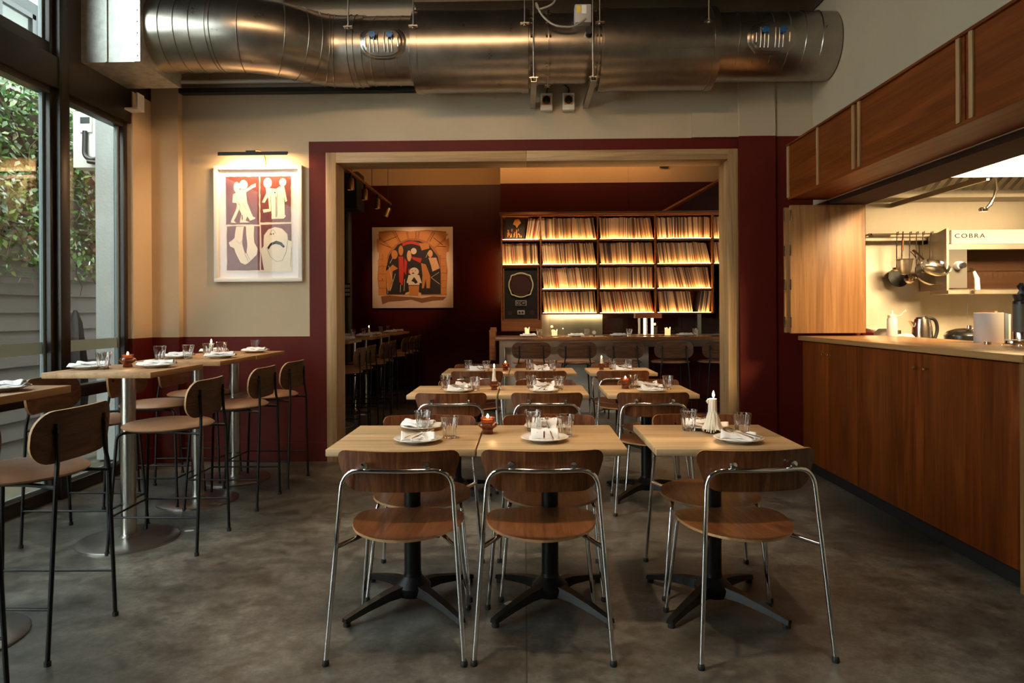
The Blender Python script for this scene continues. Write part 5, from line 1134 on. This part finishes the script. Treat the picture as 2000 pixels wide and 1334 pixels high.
# kitchen shell
w = MB(); w.box(2.78, 6.1, 6.40, 6.48, 0, 4.4)
for x in (3.02, 4.11, 5.2): w.box(x-0.012, x+0.012, 6.392, 6.40, 1.0, 2.02)
struct(w.build('wall_kitchen', 'stainless'), 'stainless steel wall of the kitchen')
struct(bx('wall_kitchen_right', 'stainless', 6.1, 6.2, 3.0, 6.48, 0, 4.4)); struct(bx('wall_kitchen_near', 'cream', 2.84, 6.2, 2.9, 3.0, 0, 4.4))
t = thing('kitchen_bench', 'stainless work bench along the kitchen wall', 'bench', (4.4, 6.05, 0)); bx('worktop', 'stainless', -1.4, 1.6, -0.35, 0.34, 0.99, 1.03, t); bx('body', 'stainless', -1.38, 1.58, -0.3, 0.34, 0, 0.985, t)
t = thing('wall_ledge', 'long steel ledge on the kitchen wall above the grill', 'shelf', (4.3, 6.33, 1.955)); bx('ledge', 'stainless', -1.25, 1.75, -0.05, 0.06, 0, 0.035, t); bx('lamp_box', 'white_metal', -1.14, -0.98, -0.08, 0.0, 0.035, 0.06, t)
t = thing('extraction_hood', 'stainless extraction hood over the kitchen', 'hood', (3.06, 5.05, 2.29))
bx('front_panel', 'stainless', 0, 0.352, 0, 0.02, 0, 0.55, t); bx('front_panel', 'stainless', 0.357, 2.6, 0, 0.02, 0, 0.16, t); bx('front_panel', 'stainless', 0.357, 0.55, 0, 0.02, 0.164, 0.55, t); bx('front_panel', 'stainless', 0.555, 2.6, 0, 0.02, 0.164, 0.55, t)
bx('side_panel', 'stainless', 0, 0.02, 0.02, 1.34, 0.0, 0.55, t); bx('top_panel', 'stainless', 0, 2.6, 0, 1.34, 0.55, 0.57, t); bx('lip', 'stainless', 0.33, 0.352, 0.02, 1.34, -0.02, 0.02, t)
w = MB()
for k in range(30):
    x = 0.05+k*0.085; w.prism([(0, 0), (0.05, 0), (0.075, 0.11), (0.025, 0.11)], lambda p, s_, x=x: (x+p[0], 1.06-p[1]*1.0+(0.0 if s_ == 0 else 0.01), 0.09+p[1]*0.8))
w.build('grease_filter', 'stainless', t); bx('filter_back', 'black_matte', 0.03, 2.6, 1.02, 1.03, 0.20, 0.26, t); bx('filter_tray', 'black_matte', 0.03, 2.6, 0.97, 1.10, 0.20, 0.205, t); bx('baffle', 'stainless', 0.02, 2.6, 1.08, 1.33, 0.03, 0.06, t)
t = thing('hood_cable', 'short chrome flexible lamp hanging from the hood, over the grill', 'lamp', (3.45, 5.06, 2.25)); w = MB(); w.tube([(0, 0, 0.03), (0.005, 0, -0.05), (-0.01, 0, -0.10), (-0.04, 0, -0.16), (-0.07, 0, -0.19)], 0.009, 8, rs=[0.008, 0.013, 0.009, 0.014, 0.010]); w.build('neck', 'chrome', t); MB().lathe([(0.02, 0), (0.032, -0.012), (0.028, -0.03)], 16, (-0.09, 0, -0.18)).build('ring', 'chrome', t)
# salamander grill
t = thing('salamander_grill', 'wall-mounted stainless salamander grill with a white fascia', 'grill', (3.66, 6.39, 1.46))
w = MB(); w.prism([(0, 0.03), (0, 0.46), (0.13, 0.46), (0.13, 0.52), (0.40, 0.57), (0.40, 0.03)], lambda p, s_: ((0.0 if s_ == 0 else 0.02), -p[0], p[1])); w.build('side_panel', 'stainless', t)
bx('rear_casing', 'stainless', 0.02, 1.3, -0.12, 0, 0.03, 0.46, t); bx('top_casing', 'stainless', 0.02, 1.3, -0.38, -0.12, 0.44, 0.55, t); bx('fascia', 'white_metal', 0.04, 1.3, -0.405, -0.38, 0.43, 0.555, t, 0.003); bx('lower_trim', 'stainless', 0.02, 1.3, -0.40, -0.38, 0.385, 0.43, t)
bx('drip_tray', 'stainless', 0.02, 1.3, -0.39, -0.12, 0.0, 0.03, t); o = bx('control_panel', 'control_grey', 0.02, 0.175, -0.40, -0.12, 0.05, 0.385, t)
w = MB(); w.mi = 0; w.lathe([(0.0, -0.045), (0.034, -0.045), (0.038, 0.0)], 24, (0.095, -0.40, 0.245), axis='Y'); w.mi = 1; w.lathe([(0, -0.075), (0.024, -0.075), (0.024, -0.045)], 20, (0.102, -0.40, 0.243), axis='Y'); w.build('knob', ['white_metal', 'black_plastic'], o)
bx('grill_cavity', 'brown_cavity', 0.175, 1.3, -0.14, -0.12, 0.05, 0.40, t)
w = MB(); w.box(0.18, 1.3, -0.39, -0.37, 0.19, 0.20)
for k in range(24): w.tube([(0.20+k*0.046, -0.38, 0.197), (0.20+k*0.046, -0.14, 0.197)], 0.004, 6)
w.box(0.20, 0.22, -0.42, -0.39, 0.19, 0.225); w.build('rack', 'chrome', t)
w = MB(); w.tube([(0.235, -0.40, 0.19), (0.232, -0.44, 0.13), (0.23, -0.45, 0.03)], 0.018, 12, rs=[0.012, 0.02, 0.022]); w.build('rack_handle', 'white_metal', t)
cu = bpy.data.curves.new('lettering', 'FONT'); cu.body = 'COBRA'; cu.size = 0.052; cu.extrude = 0.001; cu.space_character = 1.25
tx = bpy.data.objects.new('lettering', cu); COL.objects.link(tx)
dg = bpy.context.evaluated_depsgraph_get(); me = bpy.data.meshes.new_from_object(tx.evaluated_get(dg)); bpy.data.objects.remove(tx)
for v in me.vertices: v.co.x *= 1.3
tx = bpy.data.objects.new('lettering', me); COL.objects.link(tx); me.materials.clear(); me.materials.append(MT['black_ink']); tx.rotation_euler = (PI/2, 0, 0); tx.location = (0.065, -0.4065, 0.485); reg(tx, t)
# hanging pans and ladles
w = MB(); w.box(3.10, 3.78, 6.20, 6.215, 2.00, 2.012)
for x in (3.12, 3.76): w.box(x-0.006, x+0.006, 6.20, 6.40, 2.0, 2.012)
tag(w.build('utensil_rail', 'chrome'), 'steel rail holding pans and ladles on the kitchen wall', 'rail')
def fpan(x, z, r, tilt, lab, hl=0.2, y=6.17):
    t = thing('frying_pan', lab, 'pan', (x, y, z), group='frying pans hanging in the kitchen'); t.rotation_euler = (PI/2-tilt, 0, 0.0)
    MB().lathe([(0, 0.0), (r*0.72, 0.0), (r*0.9, 0.018), (r, 0.045), (r*1.01, 0.045), (r*0.93, 0.014), (r*0.74, -0.004), (0, -0.004)], 40).build('pan_body', 'pan', t)
    w = MB(); w.tube([(-r*0.35, r*0.9, 0.035), (-r*0.55, r+0.07, 0.05), (-r*0.72, r+0.07+hl*0.5, 0.055)], 0.009, 10, rs=[0.008, 0.010, 0.013]); w.build('handle', 'pan', t)
    for q in (-0.5, -0.25): MB().cyl(r*q, r*0.8, 0.02, 0.028, 0.005, 8).build('rivet', 'chrome', t)
fpan(3.56, 1.665, 0.118, 0.95, 'frontmost shiny steel frying pan hanging on the kitchen wall', 0.12, 6.0); fpan(3.60, 1.625, 0.125, 0.6, 'larger steel frying pan hanging behind the front one', 0.1, 6.17)
def ladle(x, z0, l, r, lab, k=0.0):
    t = thing('ladle', lab, 'ladle', (x, 6.22, z0), group='ladles hanging on the rail')
    w = MB(); w.tube([(0, -0.03, -0.01), (0, -0.035, 0.02), (0, -0.01, 0.02), (k*0.3, 0.0, -l*0.4), (k, 0, -l)], 0.005, 8); w.build('handle', 'chrome', t)
    MB().lathe([(r, 0), (r*0.92, -r*0.5), (r*0.5, -r*0.9), (0, -r)], 20, (k, 0, -l)).build('bowl', 'pan', t)
ladle(3.355, 2.005, 0.30, 0.035, 'leftmost long ladle on the rail'); ladle(3.47, 2.005, 0.40, 0.045, 'dark ladle hanging behind the pans'); ladle(3.53, 2.005, 0.36, 0.04, 'ladle between the pan handle and the right ladles'); ladle(3.585, 2.005, 0.34, 0.035, 'second ladle from the right on the rail'); ladle(3.66, 2.005, 0.33, 0.035, 'rightmost ladle on the rail', -0.02)
t = thing('conical_strainer', 'conical wire strainer with copper grip hanging left of the pans', 'strainer', (3.36, 6.1, 1.77))
w = MB(); w.lathe([(0.068, 0.0), (0.064, -0.02), (0.055, -0.09), (0.035, -0.13), (0, -0.14)], 28); w.build('mesh_bowl', 'strainer_mesh', t); w = MB(); w.lathe([(0.070, 0.003), (0.073, 0.0), (0.070, -0.003), (0.067, 0)], 28, close=True); w.build('rim', 'chrome', t)
w = MB(); w.tube([(0, 0.05, 0.0), (-0.005, 0.03, 0.08), (0.0, 0.02, 0.25)], 0.006, 8); w.mi = 1; w.tube([(-0.004, 0.027, 0.08), (-0.001, 0.023, 0.18)], 0.010, 10); w.build('handle', ['chrome', 'copper'], t)
w = MB(); w.lathe([(0.09, 0), (0.085, -0.02), (0.05, -0.05), (0, -0.055)], 28); o = w.build('wok_lid', 'cast', None, loc=(3.43, 6.33, 1.62)); o.rotation_euler = (1.3, 0, 0); tag(o, 'black pan hanging low behind the strainer', 'pan')
# things on counter and bench
ZC = 1.1125
t = thing('squeeze_bottle', 'white plastic squeeze bottle with capped nozzle at the far end of the counter', 'bottle', (2.955, 5.55, ZC))
MB().lathe([(0, 0), (0.037, 0), (0.039, 0.005), (0.038, 0.135), (0.030, 0.150), (0.030, 0.155), (0, 0.155)], 28).build('bottle_body', 'squeeze', t); MB().lathe([(0.032, 0.150), (0.032, 0.170), (0.012, 0.178), (0.005, 0.205), (0, 0.205)], 24).build('nozzle_cap', 'squeeze', t)
w = MB(); w.tube([(0.03, 0, 0.16), (0.07, 0, 0.168), (0.095, 0, 0.20), (0.10, 0, 0.205)], 0.003, 6); w.lathe([(0, 0.2), (0.008, 0.2), (0.008, 0.21), (0, 0.21)], 12, (0.103, 0, 0)); w.build('tether', 'squeeze', t)
t = thing('electric_kettle', 'brushed steel kettle with black handle on the kitchen bench', 'kettle', (3.37, 5.86, 1.03))
MB().lathe([(0, 0.0), (0.085, 0.0), (0.085, 0.02), (0.078, 0.14), (0.062, 0.215), (0, 0.225)], 36).build('kettle_body', 'pan', t); MB().lathe([(0.086, 0), (0.086, 0.018), (0.08, 0.018)], 36).build('kettle_base', 'black_plastic', t); MB().lathe([(0.05, 0.215), (0.045, 0.23), (0, 0.233)], 24).build('lid', 'black_plastic', t)
w = MB(); w.tube(fillet([(0.03, 0, 0.226), (0.115, 0, 0.215), (0.135, 0, 0.12), (0.10, 0, 0.03)], 0.05, 6), 0.014, 10); w.build('handle', 'black_plastic', t); w = MB(); w.prism([(-0.06, 0.18), (-0.105, 0.20), (-0.065, 0.13)], lambda p, s_: (p[0], -0.02+0.04*s_, p[1])); w.build('spout', 'pan', t)
t = thing('toaster', 'low rounded steel toaster behind the oak shutter', 'toaster', (3.06, 5.95, 1.03)); w = MB(); w.prism([(0, 0), (0, 0.10), (0.04, 0.135), (0.18, 0.135), (0.22, 0.10), (0.22, 0)], lambda p, s_: (-0.10+p[0]+0.0, -0.1+0.2*s_, p[1])); w.build('casing', 'pan', t); bx('end_cap', 'black_plastic', 0.12, 0.13, -0.1, 0.1, 0, 0.12, t)
w = MB(); w.lathe([(0, 0.10), (0.05, 0.09), (0.09, 0.05), (0.11, 0.0), (0, 0)], 24, mod=lambda a, z: 1+0.15*math.sin(3*a)+0.06*math.sin(8*a)); o = w.build('dish_cloth', 'linen', loc=(3.16, 5.72, 1.03)); tag(o, 'crumpled white cloth between the squeeze bottle and the kettle', 'cloth')
t = thing('small_pan', 'small dark pan lying in front of the kettle', 'pan', (3.16, 5.35, ZC-0.08)); MB().lathe([(0, 0.03), (0.06, 0.03), (0.07, 0.06), (0.066, 0.06), (0.058, 0.035), (0, 0.035)], 24).build('pan_body', 'cast', t); w = MB(); w.tube([(-0.06, 0, 0.06), (-0.18, 0, 0.075)], 0.008, 8); w.build('handle', 'black_plastic', t)
t.location = (3.30, 5.72, 1.03)
t = thing('casserole_pot', 'round black pot with glossy dark lid on the kitchen bench', 'pot', (3.73, 5.87, 1.03)); MB().lathe([(0, 0.0), (0.14, 0.0), (0.15, 0.07), (0.145, 0.085), (0.12, 0.11), (0.06, 0.13), (0, 0.135)], 36).build('pot_body', 'cast', t)
w = MB(); w.tube([(0.02, -0.08, 0.09), (0.03, -0.09, 0.16), (0.06, -0.08, 0.24)], 0.012, 10, rs=[0.02, 0.012, 0.016]); w.lathe([(0, 0), (0.022, 0.004), (0.02, 0.03), (0, 0.034)], 16, (-0.02, -0.10, 0.13)); w.build('serving_spoon', 'chrome', t)
w = MB(); w.lathe([(0, 0), (0.078, 0), (0.080, 0.003), (0.080, 0.188), (0.077, 0.19), (0.075, 0.187), (0.075, 0.01), (0, 0.01)], 40); o = w.build('utensil_crock', 'matte_white', loc=(2.93, 4.37, ZC)); tag(o, 'plain white cylindrical crock standing on the counter', 'crock')
t = thing('tealight_candle', 'unlit tealight in its metal cup on the counter before the white crock', 'candle', (2.79, 4.17, ZC)); MB().cyl(0, 0, 0, 0.016, 0.020, 24).build('cup', 'pan', t); MB().cyl(0, 0, 0.0161, 0.0165, 0.018, 20).build('wax', 'wax', t)
t = thing('coffee_flask', 'olive grey cylindrical coffee maker with black collar on the counter', 'coffee maker', (2.91, 4.05, ZC)); MB().lathe([(0, 0), (0.048, 0), (0.048, 0.075), (0.046, 0.078), (0, 0.078)], 32).build('lower_cup', 'pan', t)
MB().lathe([(0, 0.078), (0.047, 0.078), (0.047, 0.24), (0, 0.24)], 32).build('flask_body', 'olive', t); MB().lathe([(0.048, 0.24), (0.048, 0.255), (0.040, 0.262), (0.048, 0.285), (0.050, 0.296), (0, 0.296)], 32).build('collar', 'black_plastic', t)
w = MB(); w.lathe([(0, 0.296), (0.02, 0.30), (0.012, 0.32), (0.022, 0.345), (0.008, 0.365), (0, 0.366)], 16, mod=lambda a, z: 1+0.25*math.sin(3*a)); w.build('plunger_knob', 'black_plastic', t)
t = thing('card_stand', 'small wire stand with a card on the counter edge', 'stand', (2.78, 3.93, ZC)); MB().lathe([(0, 0.012), (0.045, 0.012), (0.05, 0.018), (0.048, 0.03), (0, 0.032)], 24).build('tray', 'pan', t); bx('card', 'paper', -0.04, 0.03, -0.03, 0.03, 0.034, 0.038, t)
w = MB()
for a in (0.5, 2.6, 4.7): w.tube([(0.035*math.cos(a), 0.035*math.sin(a), 0.018), (0.055*math.cos(a), 0.055*math.sin(a), 0.012), (0.058*math.cos(a), 0.058*math.sin(a), 0.0)], 0.002, 6)
w.build('wire_legs', 'chrome', t)
for k, (m_, th, h) in enumerate((('orange_ink', 0.018, 0.20), ('brown_ink', 0.016, 0.19), ('paper', 0.014, 0.19), ('blue_grey', 0.02, 0.185), ('paper', 0.015, 0.18), ('book_purple', 0.02, 0.175))):
    x = 3.03+k*0.022; o = bx('cook_book', m_, 0, th, 0, 0.15, 0, h, None, 0.001, loc=(x, 4.46, ZC-0.001)); tag(o, '%s cook book standing between the crock and the coffee maker' % ('orange', 'brown', 'first white', 'blue-grey', 'second white', 'purple-grey')[k], 'book', 'cook books on the counter')
tag(bx('book_ledge', 'worktop', 3.02, 3.20, 4.40, 4.66, 1.07, 1.1112), 'short ledge behind the counter carrying the cook books', 'shelf')
# floor flecks
for i, (x, y, s_) in enumerate(((-0.08, 3.10, 0.02), (-2.05, 4.12, 0.022), (0.17, 3.42, 0.014))):
    o = MB().lathe([(0, 0.0), (s_, 0.0005), (s_*0.8, 0.002), (0, 0.002)], 9, mod=lambda a, z: 1+0.35*math.sin(2*a+i)).build('paper_scrap', 'paper', loc=(x, y, 0.0)); tag(o, 'tiny pale scrap on the floor %s' % ('between the two front tables', 'behind the second high table', 'under the front centre table')[i], 'scrap')
# ceiling beam lamps are out of view; dining chairs, tables and shell complete
